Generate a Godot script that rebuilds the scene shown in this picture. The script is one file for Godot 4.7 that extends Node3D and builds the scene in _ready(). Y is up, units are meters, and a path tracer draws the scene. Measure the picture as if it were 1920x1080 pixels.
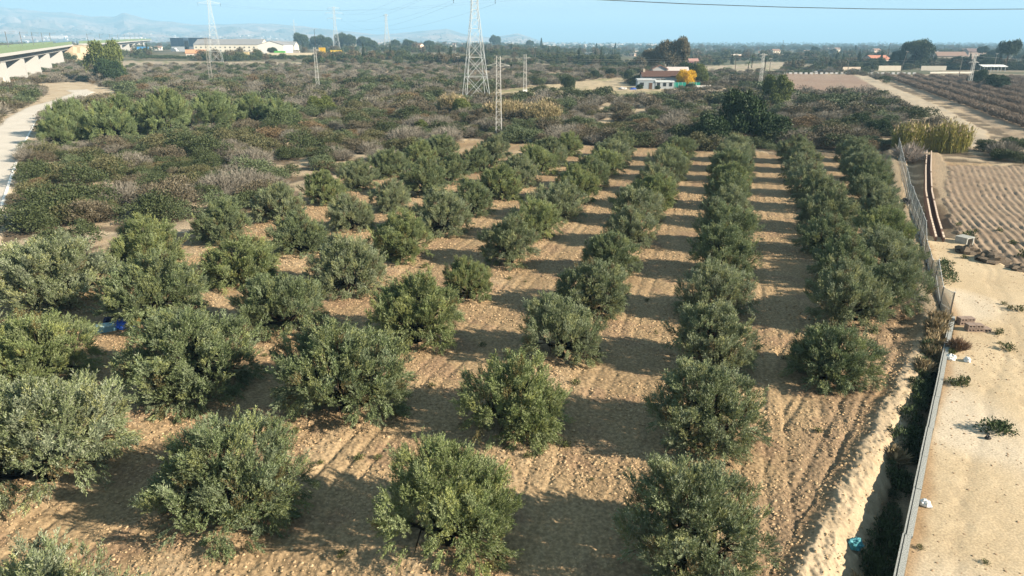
extends Node3D
# Aerial view over an olive grove. Units are metres, y up; the grove's rows run 17.5 degrees right of -z.

const YAW := 0.3048          # bearing of the tree rows
const FAR := 20000.0
var rng := RandomNumberGenerator.new()
var used := {}
var mats := {}
var nz := {}
var along := Vector2(sin(YAW), -cos(YAW))
var across := Vector2(cos(YAW), sin(YAW))
var landmarks := []          # [x, z, words]
var wall_line := PackedVector2Array([Vector2(7.0, -10.5), Vector2(24.6, -36.9), Vector2(27.3, -43.1), Vector2(34.5, -58.3), Vector2(39.2, -68.8), Vector2(50.6, -92.2), Vector2(56.6, -104.6)])
var road_line := PackedVector2Array([Vector2(-30.0, -28.0), Vector2(-51.5, -65.3), Vector2(-61.7, -82.0), Vector2(-74.5, -103.0), Vector2(-92.3, -133.6), Vector2(-104.0, -154.0), Vector2(-115.5, -178.0), Vector2(-124.0, -203.0), Vector2(-135.0, -230.0), Vector2(-168.0, -274.0)])
var poly := {}
var row_trees := []          # [x, z, size, turn, variant, row, number]


# ------------------------------------------------------------------ helpers
class MB:
	var v := PackedVector3Array()
	var n := PackedVector3Array()
	var c := PackedColorArray()
	var ix := PackedInt32Array()

	func quad(a: Vector3, b: Vector3, d: Vector3, e: Vector3, col := Color.WHITE, out := Vector3.ZERO) -> void:
		var m := (d - a).cross(b - a)
		if m.length_squared() < 1e-14:
			m = (e - a).cross(d - a)
		m = m.normalized()
		var k := v.size()
		v.append_array([a, b, d, e])
		if out != Vector3.ZERO and m.dot(out) < 0.0:
			m = -m
			ix.append_array([k, k + 2, k + 1, k, k + 3, k + 2])
		else:
			ix.append_array([k, k + 1, k + 2, k, k + 2, k + 3])
		n.append_array([m, m, m, m])
		c.append_array([col, col, col, col])

	func tri(a: Vector3, b: Vector3, d: Vector3, col := Color.WHITE, out := Vector3.ZERO) -> void:
		var m := (d - a).cross(b - a).normalized()
		var k := v.size()
		v.append_array([a, b, d])
		if out != Vector3.ZERO and m.dot(out) < 0.0:
			m = -m
			ix.append_array([k, k + 2, k + 1])
		else:
			ix.append_array([k, k + 1, k + 2])
		n.append_array([m, m, m])
		c.append_array([col, col, col])

	func box(p: Vector3, s: Vector3, col := Color.WHITE, t := Basis()) -> void:
		var h := s * 0.5
		for ax in 3:
			for sg in [-1.0, 1.0]:
				var u := Vector3.ZERO
				var w := Vector3.ZERO
				var o := Vector3.ZERO
				o[ax] = h[ax] * sg
				u[(ax + 1) % 3] = h[(ax + 1) % 3]
				w[(ax + 2) % 3] = h[(ax + 2) % 3]
				quad(p + t * (o - u - w), p + t * (o + u - w), p + t * (o + u + w), p + t * (o - u + w), col, t * o)

	func bar(a: Vector3, b: Vector3, wd: float, ht := 0.0, col := Color.WHITE) -> void:
		var z := (b - a).normalized()
		var x := z.cross(Vector3.UP if absf(z.y) < 0.95 else Vector3.RIGHT).normalized()
		box((a + b) * 0.5, Vector3(wd, ht if ht > 0.0 else wd, a.distance_to(b)), col, Basis(x, z.cross(x), z))

	func tube(a: Vector3, b: Vector3, r0: float, r1: float, seg := 7, col := Color.WHITE) -> void:
		var z := (b - a).normalized()
		var x := z.cross(Vector3.UP if absf(z.y) < 0.95 else Vector3.RIGHT).normalized()
		var y := z.cross(x)
		var k := v.size()
		for i in seg + 1:
			var o := x * cos(TAU * i / seg) + y * sin(TAU * i / seg)
			v.append_array([a + o * r0, b + o * r1])
			n.append_array([o, o])
			c.append_array([col, col])
		for i in seg:
			var q := k + i * 2
			ix.append_array([q, q + 2, q + 1, q + 1, q + 2, q + 3])

	func leaf(p: Vector3, d: Vector3, side: Vector3, l: float, w: float, col: Color) -> void:
		var m := d.cross(side)
		var k := v.size()
		v.append_array([p, p + d * (l * 0.45) + side * w, p + d * l, p + d * (l * 0.45) - side * w])
		n.append_array([m, m, m, m])
		c.append_array([col, col, col, col])
		ix.append_array([k, k + 1, k + 2, k, k + 2, k + 3])

	func mesh(mat: Material) -> ArrayMesh:
		var arr := []
		arr.resize(Mesh.ARRAY_MAX)
		arr[Mesh.ARRAY_VERTEX] = v
		arr[Mesh.ARRAY_NORMAL] = n
		arr[Mesh.ARRAY_COLOR] = c
		arr[Mesh.ARRAY_INDEX] = ix
		var m := ArrayMesh.new()
		if v.size():
			m.add_surface_from_arrays(Mesh.PRIMITIVE_TRIANGLES, arr)
			m.surface_set_material(0, mat)
		return m


func numbered(called: String) -> String:
	var k: int = used.get(called, 0)
	used[called] = k + 1
	return called if k == 0 else "%s_%03d" % [called, k]

func tag(o: Node, label: String, category: String, group := "") -> void:
	o.set_meta("label", label)
	o.set_meta("category", category)
	if group != "":
		o.set_meta("group", group)

func thing(called: String, at: Vector3, turn: float, label: String, category: String, group := "") -> Node3D:
	var o := Node3D.new()
	o.name = numbered(called)
	add_child(o)
	o.position = at
	o.rotation.y = turn
	tag(o, label, category, group)
	return o

func part(called: String, mesh: Mesh, parent: Node) -> MeshInstance3D:
	var o := MeshInstance3D.new()
	o.name = called
	o.mesh = mesh
	parent.add_child(o, true)
	return o

func single(called: String, mesh: Mesh, at: Vector3, turn: float, label: String, category: String, group := "") -> MeshInstance3D:
	var o := MeshInstance3D.new()
	o.name = numbered(called)
	o.mesh = mesh
	add_child(o)
	o.position = at
	o.rotation.y = turn
	tag(o, label, category, group)
	return o

func structure(called: String, mesh: Mesh) -> MeshInstance3D:
	var o := MeshInstance3D.new()
	o.name = numbered(called)
	o.mesh = mesh
	o.set_meta("kind", "structure")
	add_child(o)
	return o

func stuff(called: String, mesh: Mesh, where: Array, label: String, category: String) -> void:
	if where.is_empty():
		return
	var mm := MultiMesh.new()
	mm.transform_format = MultiMesh.TRANSFORM_3D
	mm.mesh = mesh
	mm.instance_count = where.size()
	for i in where.size():
		mm.set_instance_transform(i, where[i])
	var o := MultiMeshInstance3D.new()
	o.name = numbered(called)
	o.multimesh = mm
	add_child(o)
	tag(o, label, category)
	o.set_meta("kind", "stuff")

func lin(r: float, g: float, b: float) -> Color:
	return Color(r, g, b).linear_to_srgb()

func mat(called: String, col: Color, rough := 0.85, vertex := false, metal := 0.0) -> StandardMaterial3D:
	if mats.has(called):
		return mats[called]
	var m := StandardMaterial3D.new()
	m.resource_name = called
	m.albedo_color = col.linear_to_srgb()
	m.roughness = rough
	m.metallic = metal
	m.vertex_color_use_as_albedo = vertex
	m.metallic_specular = 0.3
	mats[called] = m
	return m

func leaf_mat(called: String, col: Color) -> StandardMaterial3D:
	var m := mat(called, col, 0.55, true)
	m.backlight_enabled = true
	m.backlight = (col * 0.35).linear_to_srgb()
	return m

func noise(called: String, sd: int, freq: float, oct := 3) -> FastNoiseLite:
	var f := FastNoiseLite.new()
	f.seed = sd
	f.frequency = freq
	f.noise_type = FastNoiseLite.TYPE_SIMPLEX_SMOOTH
	f.fractal_octaves = oct
	if oct == 1:
		f.fractal_type = FastNoiseLite.FRACTAL_NONE
	nz[called] = f
	return f

func grain(m: StandardMaterial3D, size: float, low: float, bump: float, freq := 0.012, sd := 3) -> void:
	var t := NoiseTexture2D.new()
	t.width = 1024
	t.height = 1024
	t.seamless = true
	var f := FastNoiseLite.new()
	f.seed = sd
	f.frequency = freq
	f.fractal_octaves = 6
	f.fractal_gain = 0.62
	t.noise = f
	var g := Gradient.new()
	g.set_color(0, Color(low, low, low))
	g.set_color(1, Color.WHITE)
	t.color_ramp = g
	m.albedo_texture = t
	m.uv1_triplanar = true
	m.uv1_world_triplanar = true
	m.uv1_scale = Vector3.ONE / size
	if bump > 0.0:
		m.heightmap_enabled = true
		m.heightmap_texture = t
		m.heightmap_scale = bump


# ------------------------------------------------------------------ terrain
func rise(x: float, z: float) -> float:
	return 6.0 * smoothstep(200.0, 650.0, -z) * smoothstep(150.0, -50.0, x)

var wd := 0.0     # what near_line() found: signed distance (left positive) and length along the line
var ws := 0.0
func near_line(line: PackedVector2Array, p: Vector2) -> void:
	var best := 1e9
	var run := 0.0
	for i in line.size() - 1:
		var a := line[i]
		var d := line[i + 1] - a
		var l := d.length()
		d /= l
		var t := (p - a).dot(d)
		var tc := clampf(t, 0.0, l)
		if i == 0:
			tc = minf(t, l)
		var q := p - a - d * tc
		var dd := q.length()
		if dd < best:
			best = dd
			wd = dd * (1.0 if d.cross(q) < 0.0 else -1.0)
			ws = run + tc
		run += l

func edge_at(s: float) -> float:
	return lerpf(2.8, 1.15, clampf(s / 27.0, 0.0, 1.0)) + 0.22 * (nz.mid as FastNoiseLite).get_noise_2d(s * 2.2, 7.0)

func inside(called: String, p: Vector2) -> bool:
	return Geometry2D.is_point_in_polygon(p, poly[called])

var gh := 0.0
var gc := Color.BLACK
var gr := 0
# Sets the height gh, the base colour gc and the region gr of the ground at a point.
func ground(x: float, z: float) -> void:
	var p := Vector2(x, z)
	var r := p.length()
	var mid: float = (nz.mid as FastNoiseLite).get_noise_2d(x, z)
	var big: float = (nz.big as FastNoiseLite).get_noise_2d(x, z)
	gr = 0
	gh = rise(x, z)
	if r > 700.0:
		var k := smoothstep(-0.15, 0.25, big)
		gc = Color(0.10, 0.105, 0.055).lerp(Color(0.19, 0.16, 0.105), k)
		gh += big * 1.0
		return
	var ex := x + mid * 0.9
	var ez := z + (nz.mid as FastNoiseLite).get_noise_2d(z + 90.0, x) * 0.9
	var e := Vector2(ex, ez)
	# right-hand border with its wall, ditch and fence
	if x > 0.0 and z > -104.6 and z < 6.0:
		near_line(wall_line, p)
		var eg := edge_at(ws)
		if wd < eg + 0.6 and wd > -42.0:
			if wd >= 0.0:
				var fine: float = (nz.fine as FastNoiseLite).get_noise_2d(x, z)
				var k := 1.0 - smoothstep(24.0, 33.0, ws) * 0.88
				var wb := lerpf(0.75, 0.2, smoothstep(12.0, 30.0, ws))
				gr = 5
				var up := clampf((wd + mid * 0.2 + fine * 0.08 - wb + 0.1) / maxf(0.3, eg - 0.45 - wb), 0.0, 1.0)
				gh = lerpf(-0.95 * k, 0.16, pow(up, 0.55)) + 0.012 * fine + 0.02 * mid + 0.045 * ((nz.clod as FastNoiseLite).get_noise_2d(x, z) if r < 70.0 else 0.0)
				var gully := maxf(0.0, 1.0 - absf((nz.mid as FastNoiseLite).get_noise_2d(ws * 3.2 + wd * 0.7, 55.0)) * 7.0)
				gh -= 0.13 * gully * gully * up * (1.0 - up) * 4.0 * k
				gh += 0.12 * exp(-pow((wd - eg + 0.15) / 0.25, 2.0)) * (0.7 + 0.6 * fine)
				if gh > 0.0:
					gh *= 1.0 - 0.85 * smoothstep(eg, eg + 0.6, wd)
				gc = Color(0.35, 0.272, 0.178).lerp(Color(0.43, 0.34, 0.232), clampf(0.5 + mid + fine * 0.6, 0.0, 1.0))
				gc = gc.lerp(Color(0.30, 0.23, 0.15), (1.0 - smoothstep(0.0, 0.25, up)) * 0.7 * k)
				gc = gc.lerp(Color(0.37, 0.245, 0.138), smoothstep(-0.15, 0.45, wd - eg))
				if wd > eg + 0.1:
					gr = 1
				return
			var lot := ws < 52.0 and not inside("plowed", e)
			if lot:
				var fine2: float = (nz.fine as FastNoiseLite).get_noise_2d(x * 0.7, z * 0.7)
				gr = 2
				gh = lerpf(-0.9, 0.3, smoothstep(0.06, 0.24, -wd)) + 0.025 * mid + 0.012 * fine2
				gc = Color(0.44, 0.34, 0.215).lerp(Color(0.54, 0.43, 0.285), clampf(0.55 + mid * 0.8 + fine2 * 0.3, 0.0, 1.0))
				for t in [-2.4, -4.1, -7.6, -9.3]:
					var q3: float = (wd - t + 0.9 * sin(ws * 0.09 + t) + 0.5 * mid) / 0.2
					if q3 * q3 < 6.0:
						gh -= 0.03 * exp(-q3 * q3) * (0.6 + fine2)
						gc = gc.lerp(Color(0.40, 0.31, 0.20), 0.3 * exp(-q3 * q3))
				gc = gc.lerp(Color(0.56, 0.48, 0.37), smoothstep(0.1, 0.5, big + (nz.mid as FastNoiseLite).get_noise_2d(x * 0.4 + 50.0, z * 0.4)) * 0.8)
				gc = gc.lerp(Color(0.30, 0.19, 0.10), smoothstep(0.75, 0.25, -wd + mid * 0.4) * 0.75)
				return
			if inside("plowed", e):
				gr = 3
				var u := -wd + mid * 0.16 + 0.5 * sin(ws * 0.11)
				var fur := sin(u * TAU / 0.64)
				var lump: float = (nz.fine as FastNoiseLite).get_noise_2d(x * 0.8, z * 0.8)
				gh = 0.10 + 0.05 * fur * (1.0 + 0.8 * mid) + 0.03 * lump + 0.06 * (nz.clod as FastNoiseLite).get_noise_2d(x, z) + 0.04 * mid
				gc = Color(0.225, 0.165, 0.115).lerp(Color(0.31, 0.235, 0.165), clampf(0.5 + mid + lump * 0.6, 0.0, 1.0))
				return
			if wd > -5.5:
				gh = 0.05 + 0.1 * mid - 0.45 * exp(-pow((wd + 1.5) / 1.0, 2.0))
				gc = Color(0.24, 0.18, 0.115).lerp(Color(0.47, 0.37, 0.25), smoothstep(0.0, 0.35, mid) if wd > -3.2 else 0.7)
				return
	var a := p.dot(along)
	var b := p.dot(across)
	if a < 108.0 + mid * 2.0 and a > -20.0 and b > -43.0 + mid * 1.6 and b < 32.0 and a > 24.0 - (b + 44.0) * 12.0:
		gr = 1
		var fine: float = (nz.fine as FastNoiseLite).get_noise_2d(x, z)
		var clod: float = (nz.clod as FastNoiseLite).get_noise_2d(x, z) if r < 75.0 else 0.0
		var br := fposmod(b + 0.15 + 3.75, 7.55) - 3.775
		var rowness := exp(-pow(br / 1.6, 2.0))
		gh = 0.035 * mid + 0.022 * fine + 0.036 * clod + 0.08 * rowness
		# wheel ruts in the alleys
		var wob := 0.35 * (nz.mid as FastNoiseLite).get_noise_2d(a * 0.25, b * 0.05 + 40.0)
		for t in [-2.7, -1.9, 1.7, 2.55, 3.35]:
			var q: float = (br - t + wob) / 0.14
			if q * q < 6.0:
				gh -= 0.07 * exp(-q * q) * (0.6 + 0.6 * fine + 0.6 * mid)
		if b > 3.0 and a < 60.0:
			near_line(wall_line, p)
			for t in [2.6, 3.4, 4.9, 5.3, 6.6, 7.1]:
				var q2: float = (wd - edge_at(ws * 0.6) * 0.55 - t + 1.2 + wob * 0.4) / 0.14
				if q2 * q2 < 6.0:
					gh -= 0.075 * exp(-q2 * q2) * (0.8 + 0.6 * fine)
		var packed := 0.0
		if b > 0.0 and a < 60.0:
			near_line(wall_line, p)
			packed = smoothstep(4.6, 3.4, wd + mid * 0.6) * 0.8
		var k1 := clampf(0.5 + 0.75 * mid + 0.45 * fine + 0.25 * big, 0.0, 1.0)
		gc = Color(0.318, 0.222, 0.126).lerp(Color(0.412, 0.297, 0.172), k1)
		gc = gc.lerp(Color(0.50, 0.385, 0.25), rowness * smoothstep(-0.2, 0.5, mid + 0.5 * fine) * 0.75)
		gc = gc.lerp(Color(0.30, 0.195, 0.125), smoothstep(0.15, 0.5, (nz.mid as FastNoiseLite).get_noise_2d(x * 1.7, z * 1.7 + 30.0)) * 0.6)
		gc = gc.lerp(Color(0.28, 0.195, 0.122), packed)
		return
	if x < -20.0 and z > -290.0 and z < -10.0:
		near_line(road_line, p)
		if absf(wd) < 2.95 and ws < 245.0:
			gr = 4
			gh = 0.12 + rise(x, z)
			gc = Color(0.55, 0.505, 0.44).lerp(Color(0.62, 0.57, 0.50), clampf(0.5 + mid, 0.0, 1.0))
			return
		if absf(wd) < 4.6 + mid * 2.0 + (5.0 * smoothstep(-180.0, -215.0, z)):
			gc = Color(0.52, 0.43, 0.31).lerp(Color(0.40, 0.31, 0.21), clampf(0.4 + mid, 0.0, 1.0))
			gr = 6 if z < -170.0 or absf(wd) < 4.3 else 0
			return
	gh += 0.25 * mid + 0.2 * big
	if z < -90.0 and x > 50.0:
		if inside("fallow", e):
			gr = 7
			gh = 0.04 * sin((x * 0.94 + z * 0.35) * TAU / 1.6) + 0.1 * mid
			gc = Color(0.315, 0.215, 0.16).lerp(Color(0.36, 0.26, 0.195), clampf(0.5 + mid + big, 0.0, 1.0))
			return
		if inside("track", e):
			gr = 6
			gc = Color(0.39, 0.32, 0.235).lerp(Color(0.46, 0.385, 0.285), clampf(0.5 + mid, 0.0, 1.0))
			return
		if inside("orchard", e):
			gr = 8
			gc = Color(0.30, 0.225, 0.155).lerp(Color(0.40, 0.31, 0.215), clampf(0.5 + mid * 1.4, 0.0, 1.0))
			return
	if z > -75.0 and x < -20.0 and inside("bare_patch", e):
		gr = 9
		gc = Color(0.50, 0.41, 0.29).lerp(Color(0.40, 0.31, 0.21), clampf(0.4 + mid, 0.0, 1.0))
		return
	if inside("sandy", e):
		gr = 9
		gc = Color(0.50, 0.40, 0.265).lerp(Color(0.24, 0.235, 0.11), smoothstep(0.05, 0.4, big + mid * 0.6) * 0.8)
		return
	if inside("pale", e) or inside("pale_right", e):
		gc = Color(0.46, 0.38, 0.28).lerp(Color(0.30, 0.28, 0.16), smoothstep(0.0, 0.4, mid))
		gr = 9
		return
	if r > 420.0:
		var k2 := smoothstep(-0.1, 0.3, big + 0.3 * mid)
		gc = Color(0.12, 0.125, 0.07).lerp(Color(0.28, 0.23, 0.16), k2)
		return
	var bare := smoothstep(0.04, 0.26, mid + 0.35 * big)
	gc = Color(0.17, 0.13, 0.09).lerp(Color(0.47, 0.37, 0.25), bare)

func h(x: float, z: float) -> float:
	ground(x, z)
	return gh

func on(x: float, z: float, up := 0.0) -> Vector3:
	return Vector3(x, h(x, z) + up, z)

func build_ground() -> void:
	# rings that widen with distance, spokes that are close together over the land in front
	var rs := PackedFloat32Array([0.5, 3.0, 6.0, 9.0, 12.0])
	while rs[-1] < FAR * 0.75:
		var r := rs[-1]
		rs.append(r + (0.0042 * r if r < 60.0 else 0.0085 * r if r < 420.0 else 0.02 * r if r < 2500.0 else 0.06 * r))
	var angs := PackedFloat32Array()
	var t := -180.0
	while t < 179.99:
		angs.append(deg_to_rad(t))
		t += 0.125 if t > -42.0 and t < 41.5 else 0.8 if t > -60.0 and t < 60.0 else 6.0
	angs.append(PI)
	var na := angs.size()
	var nr := rs.size()
	var pos := PackedVector3Array()
	var col := PackedColorArray()
	var reg := PackedByteArray()
	pos.resize(na * nr)
	col.resize(na * nr)
	reg.resize(na * nr)
	for j in nr:
		for i in na:
			var x := sin(angs[i]) * rs[j]
			var z := -cos(angs[i]) * rs[j]
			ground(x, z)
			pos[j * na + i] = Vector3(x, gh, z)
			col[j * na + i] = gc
			reg[j * na + i] = gr
	var nor := PackedVector3Array()
	nor.resize(na * nr)
	for j in nr:
		for i in na:
			var k := j * na + i
			var du := pos[j * na + mini(i + 1, na - 1)] - pos[j * na + maxi(i - 1, 0)]
			var dv := pos[mini(j + 1, nr - 1) * na + i] - pos[maxi(j - 1, 0) * na + i]
			nor[k] = du.cross(-dv).normalized()
			if nor[k].y < 0.0:
				nor[k] = -nor[k]
	var names := ["ground", "grove_soil", "dirt_lot", "plowed_field", "road", "ditch_bank", "dirt_track", "fallow_field", "orchard_ground", "sandy_field"]
	var rough := mat("earth", Color(1.15, 1.15, 1.15), 0.95, true)
	grain(rough, 3.1, 0.55, 3.2, 0.014, 3)
	var smooth := mat("packed_earth", Color(1.08, 1.08, 1.08), 0.95, true)
	grain(smooth, 2.3, 0.72, 1.6, 0.02, 9)
	for k in names.size():
		var id := PackedInt32Array()
		for j in nr - 1:
			var q0 := j * na
			for q in range(q0, q0 + na - 1):
				if reg[q] == k:
					id.append_array([q, q + na, q + 1, q + 1, q + na, q + na + 1])
		if id.is_empty():
			continue
		var m := MB.new()
		var ids := PackedInt32Array()
		ids.resize(id.size())
		var map := PackedInt32Array()
		map.resize(na * nr)
		map.fill(-1)
		for q in id.size():
			var o := id[q]
			if map[o] < 0:
				map[o] = m.v.size()
				m.v.append(pos[o])
				m.n.append(nor[o])
				m.c.append(col[o])
			ids[q] = map[o]
		m.ix = ids
		structure(names[k], m.mesh(smooth if k in [2, 3, 4, 5, 6] else rough))


# ------------------------------------------------------------------ plants
func rdir() -> Vector3:
	var y := rng.randf_range(-1.0, 1.0)
	var a := rng.randf() * TAU
	var s := sqrt(1.0 - y * y)
	return Vector3(s * cos(a), y, s * sin(a))

# One olive: lobes of upright leafy shoots round a short trunk with splayed limbs.
func olive(sd: int, wide: float, tall: float, shoots: int, skirt: int) -> Array:
	rng.seed = sd
	var lobes := []
	var ring := rng.randi_range(6, 8)
	var turn := rng.randf() * TAU
	for i in ring:
		var a := turn + TAU * (i + rng.randf_range(-0.28, 0.28)) / ring
		var q := wide * rng.randf_range(0.50, 0.66)
		lobes.append([Vector3(cos(a) * q, tall * rng.randf_range(0.34, 0.50), sin(a) * q), wide * rng.randf_range(0.34, 0.47)])
	for i in rng.randi_range(3, 5):
		var a := turn + TAU * i / 4.0 + rng.randf()
		var q := wide * rng.randf_range(0.12, 0.42)
		lobes.append([Vector3(cos(a) * q, tall * rng.randf_range(0.60, 0.76), sin(a) * q), wide * rng.randf_range(0.30, 0.42)])
	for i in skirt:
		var a := rng.randf() * TAU
		lobes.append([Vector3(cos(a) * wide * 0.6, tall * rng.randf_range(0.16, 0.24), sin(a) * wide * 0.6), wide * rng.randf_range(0.22, 0.3)])
	var wood := MB.new()
	var bark := Color(0.115, 0.085, 0.06)
	var fork := Vector3(rng.randf_range(-0.1, 0.1), tall * 0.16, rng.randf_range(-0.1, 0.1))
	wood.tube(Vector3(0, -0.15, 0), fork, 0.27, 0.20, 9, bark)
	for l in lobes:
		var end: Vector3 = l[0]
		var bend := fork.lerp(end, 0.5) + Vector3(0, -0.12 * tall + 0.25, 0) + rdir() * 0.12
		wood.tube(fork, bend, 0.11, 0.075, 6, bark)
		wood.tube(bend, end, 0.075, 0.04, 6, bark)
		for i in 4:
			wood.tube(bend.lerp(end, 0.3 + 0.2 * i), end + rdir() * (l[1] as float) * 0.8, 0.03, 0.012, 4, bark)
	var m := MB.new()
	var made := 0
	while made < shoots:
		var l: Array = lobes[rng.randi() % lobes.size()]
		var rad: float = l[1]
		var d := rdir()
		if d.y < -0.75:
			continue
		var p: Vector3 = l[0] + d * rad * (rng.randf_range(0.55, 0.95) if rng.randf() < 0.85 else rng.randf_range(0.2, 0.55))
		var deep := false
		for o in lobes:
			if o != l and p.distance_to(o[0]) < (o[1] as float) * 0.62:
				deep = true
		if p.y < 0.18 or (deep and rng.randf() < 0.8):
			continue
		var outward := Vector3(p.x, 0, p.z).normalized()
		var axis := (d * 0.5 + outward * 0.3 + rdir() * 0.25 + Vector3.UP * (1.05 if d.y > -0.3 else -0.1)).normalized()
		var length := rng.randf_range(0.38, 0.72) * wide / 2.4
		var girth := rng.randf_range(0.13, 0.24) * wide / 2.4
		var tone := rng.randf_range(0.75, 1.22)
		var base := Color(0.138, 0.168, 0.082)
		var pick := rng.randf()
		if pick < 0.16:
			base = Color(0.205, 0.222, 0.098)
		elif pick < 0.36:
			base = Color(0.162, 0.192, 0.116)
		elif pick < 0.40:
			base = Color(0.13, 0.105, 0.052)
		var many := rng.randi_range(13, 22)
		made += many
		for sh in many:
			var u := rng.randf()
			var off := rdir() * girth * (1.1 - 0.75 * u) * sqrt(rng.randf())
			var sp := p + axis * length * u * 0.85 + off
			var dir := (axis + off.normalized() * 0.35 + rdir() * 0.22).normalized()
			var sl := rng.randf_range(0.20, 0.36)
			var s1 := dir.cross(rdir()).normalized()
			var s2 := dir.cross(s1)
			var nl := 13
			for i in nl:
				var f := (i + rng.randf()) / nl
				var an := i * 2.4 + rng.randf() * 0.8
				var sd2 := s1 * cos(an) + s2 * sin(an)
				var ld := (dir * 0.9 + sd2 * 0.55).normalized()
				var lc := base * (tone * rng.randf_range(0.8, 1.2))
				if rng.randf() < 0.16:
					lc = Color(0.23, 0.255, 0.175) * tone
				m.leaf(sp + dir * sl * f, ld, ld.cross(rdir()).normalized(), rng.randf_range(0.075, 0.115), 0.0132, lc)
	var bm := mat("olive_bark", Color.WHITE, 0.95, true)
	return [wood.mesh(bm), m.mesh(leaf_mat("olive_leaf", Color.WHITE))]

# A bush or a far crown: leaf cards through one or more lobes. col values are relative to the material's colour.
func bush(sd: int, lobes: Array, count: int, ll: float, lw: float, upright: float, m: MB, tint := Color.WHITE) -> void:
	rng.seed = sd
	var sizes := 0.0
	for l in lobes:
		sizes += (l[1] as Vector3).x * (l[1] as Vector3).y
	for l in lobes:
		var rad: Vector3 = l[1]
		var many := int(count * rad.x * rad.y / sizes)
		# sprays of leaves, so that the crown has clumps and gaps
		var left := many
		while left > 0:
			var d := rdir()
			if d.y < -0.55:
				d.y = -d.y
			var p: Vector3 = l[0] + d * rad * rng.randf_range(0.6, 1.04)
			if p.y < 0.05:
				p.y = rng.randf_range(0.05, 0.25)
			var tone := rng.randf_range(0.65, 1.35)
			var spread := ll * rng.randf_range(0.8, 1.6)
			for i in 7:
				left -= 1
				var q := p + rdir() * spread
				var dir := (d * 0.6 + rdir() * 0.7 + Vector3.UP * upright).normalized()
				var t := tone * rng.randf_range(0.8, 1.2)
				m.leaf(q, dir, dir.cross(rdir()).normalized(), ll * rng.randf_range(0.7, 1.3), lw * rng.randf_range(0.7, 1.2), Color(tint.r * t, tint.g * t, tint.b * t))

func twigs(sd: int, wide: float, tall: float, count: int, thick: float, m: MB, tint := Color.WHITE) -> void:
	rng.seed = sd
	for i in count:
		var a := rng.randf() * TAU
		var q := sqrt(rng.randf())
		var foot := Vector3(cos(a), 0, sin(a)) * q * wide * 0.25
		var tip := Vector3(cos(a) * q * wide, tall * rng.randf_range(0.55, 1.0) * (1.15 - 0.5 * q), sin(a) * q * wide)
		var bend := foot.lerp(tip, 0.55) + rdir() * tall * 0.1
		var t := rng.randf_range(0.75, 1.25)
		var c := Color(tint.r * t, tint.g * t, tint.b * t)
		m.leaf(foot, (bend - foot).normalized(), (bend - foot).cross(rdir()).normalized(), foot.distance_to(bend) * 1.3, thick * 1.6, c)
		for k in 6:
			var e := tip + rdir() * tall * 0.28
			var s := foot.lerp(bend, rng.randf_range(0.5, 1.0)).lerp(tip, 0.25)
			m.leaf(s, (e - s).normalized(), (e - s).cross(rdir()).normalized(), s.distance_to(e), thick, c)

func reeds(sd: int, wide: float, deep: float, tall: float, count: int, m: MB, low: Color, top: Color) -> void:
	rng.seed = sd
	for i in count:
		var a := rng.randf() * TAU
		var q := sqrt(rng.randf())
		var p := Vector3(cos(a) * q * wide, 0, sin(a) * q * deep)
		var up := (Vector3.UP + rdir() * 0.16).normalized()
		var hgt := tall * rng.randf_range(0.6, 1.08) * (1.05 - 0.3 * q)
		var t := rng.randf_range(0.7, 1.25)
		var c := low.lerp(top, rng.randf()) * t
		m.leaf(p, up, up.cross(rdir()).normalized(), hgt, 0.05, c)
		for k in 7:
			var d := (up * 0.8 + rdir() * 0.7).normalized()
			m.leaf(p + up * hgt * rng.randf_range(0.25, 0.95), d, d.cross(rdir()).normalized(), rng.randf_range(0.4, 0.8), 0.045, c)
		if rng.randf() < 0.4:
			m.leaf(p + up * hgt * 0.95, up, up.cross(rdir()).normalized(), 0.55, 0.09, Color(0.30, 0.24, 0.15) * t)

func tree_mesh(sd: int, lobes: Array, count: int, ll: float, foliage: Material) -> ArrayMesh:
	var m := MB.new()
	bush(sd, lobes, count, ll, ll * 0.28, 0.25, m)
	return m.mesh(foliage)

func trunk_mesh(tall: float, r: float) -> ArrayMesh:
	var m := MB.new()
	var c := Color(0.12, 0.09, 0.065)
	m.tube(Vector3(0, -0.3, 0), Vector3(0, tall, 0), r, r * 0.6, 7, c)
	for i in 4:
		var a := i * 1.7
		m.tube(Vector3(0, tall * 0.6, 0), Vector3(cos(a) * tall * 0.45, tall * 1.35, sin(a) * tall * 0.45), r * 0.5, r * 0.2, 5, c)
	return m.mesh(mat("olive_bark", Color.WHITE, 0.95, true))

const ORD := ["first", "second", "third", "fourth", "fifth", "sixth", "seventh", "eighth", "ninth", "tenth", "eleventh", "twelfth", "thirteenth", "fourteenth"]

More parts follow.
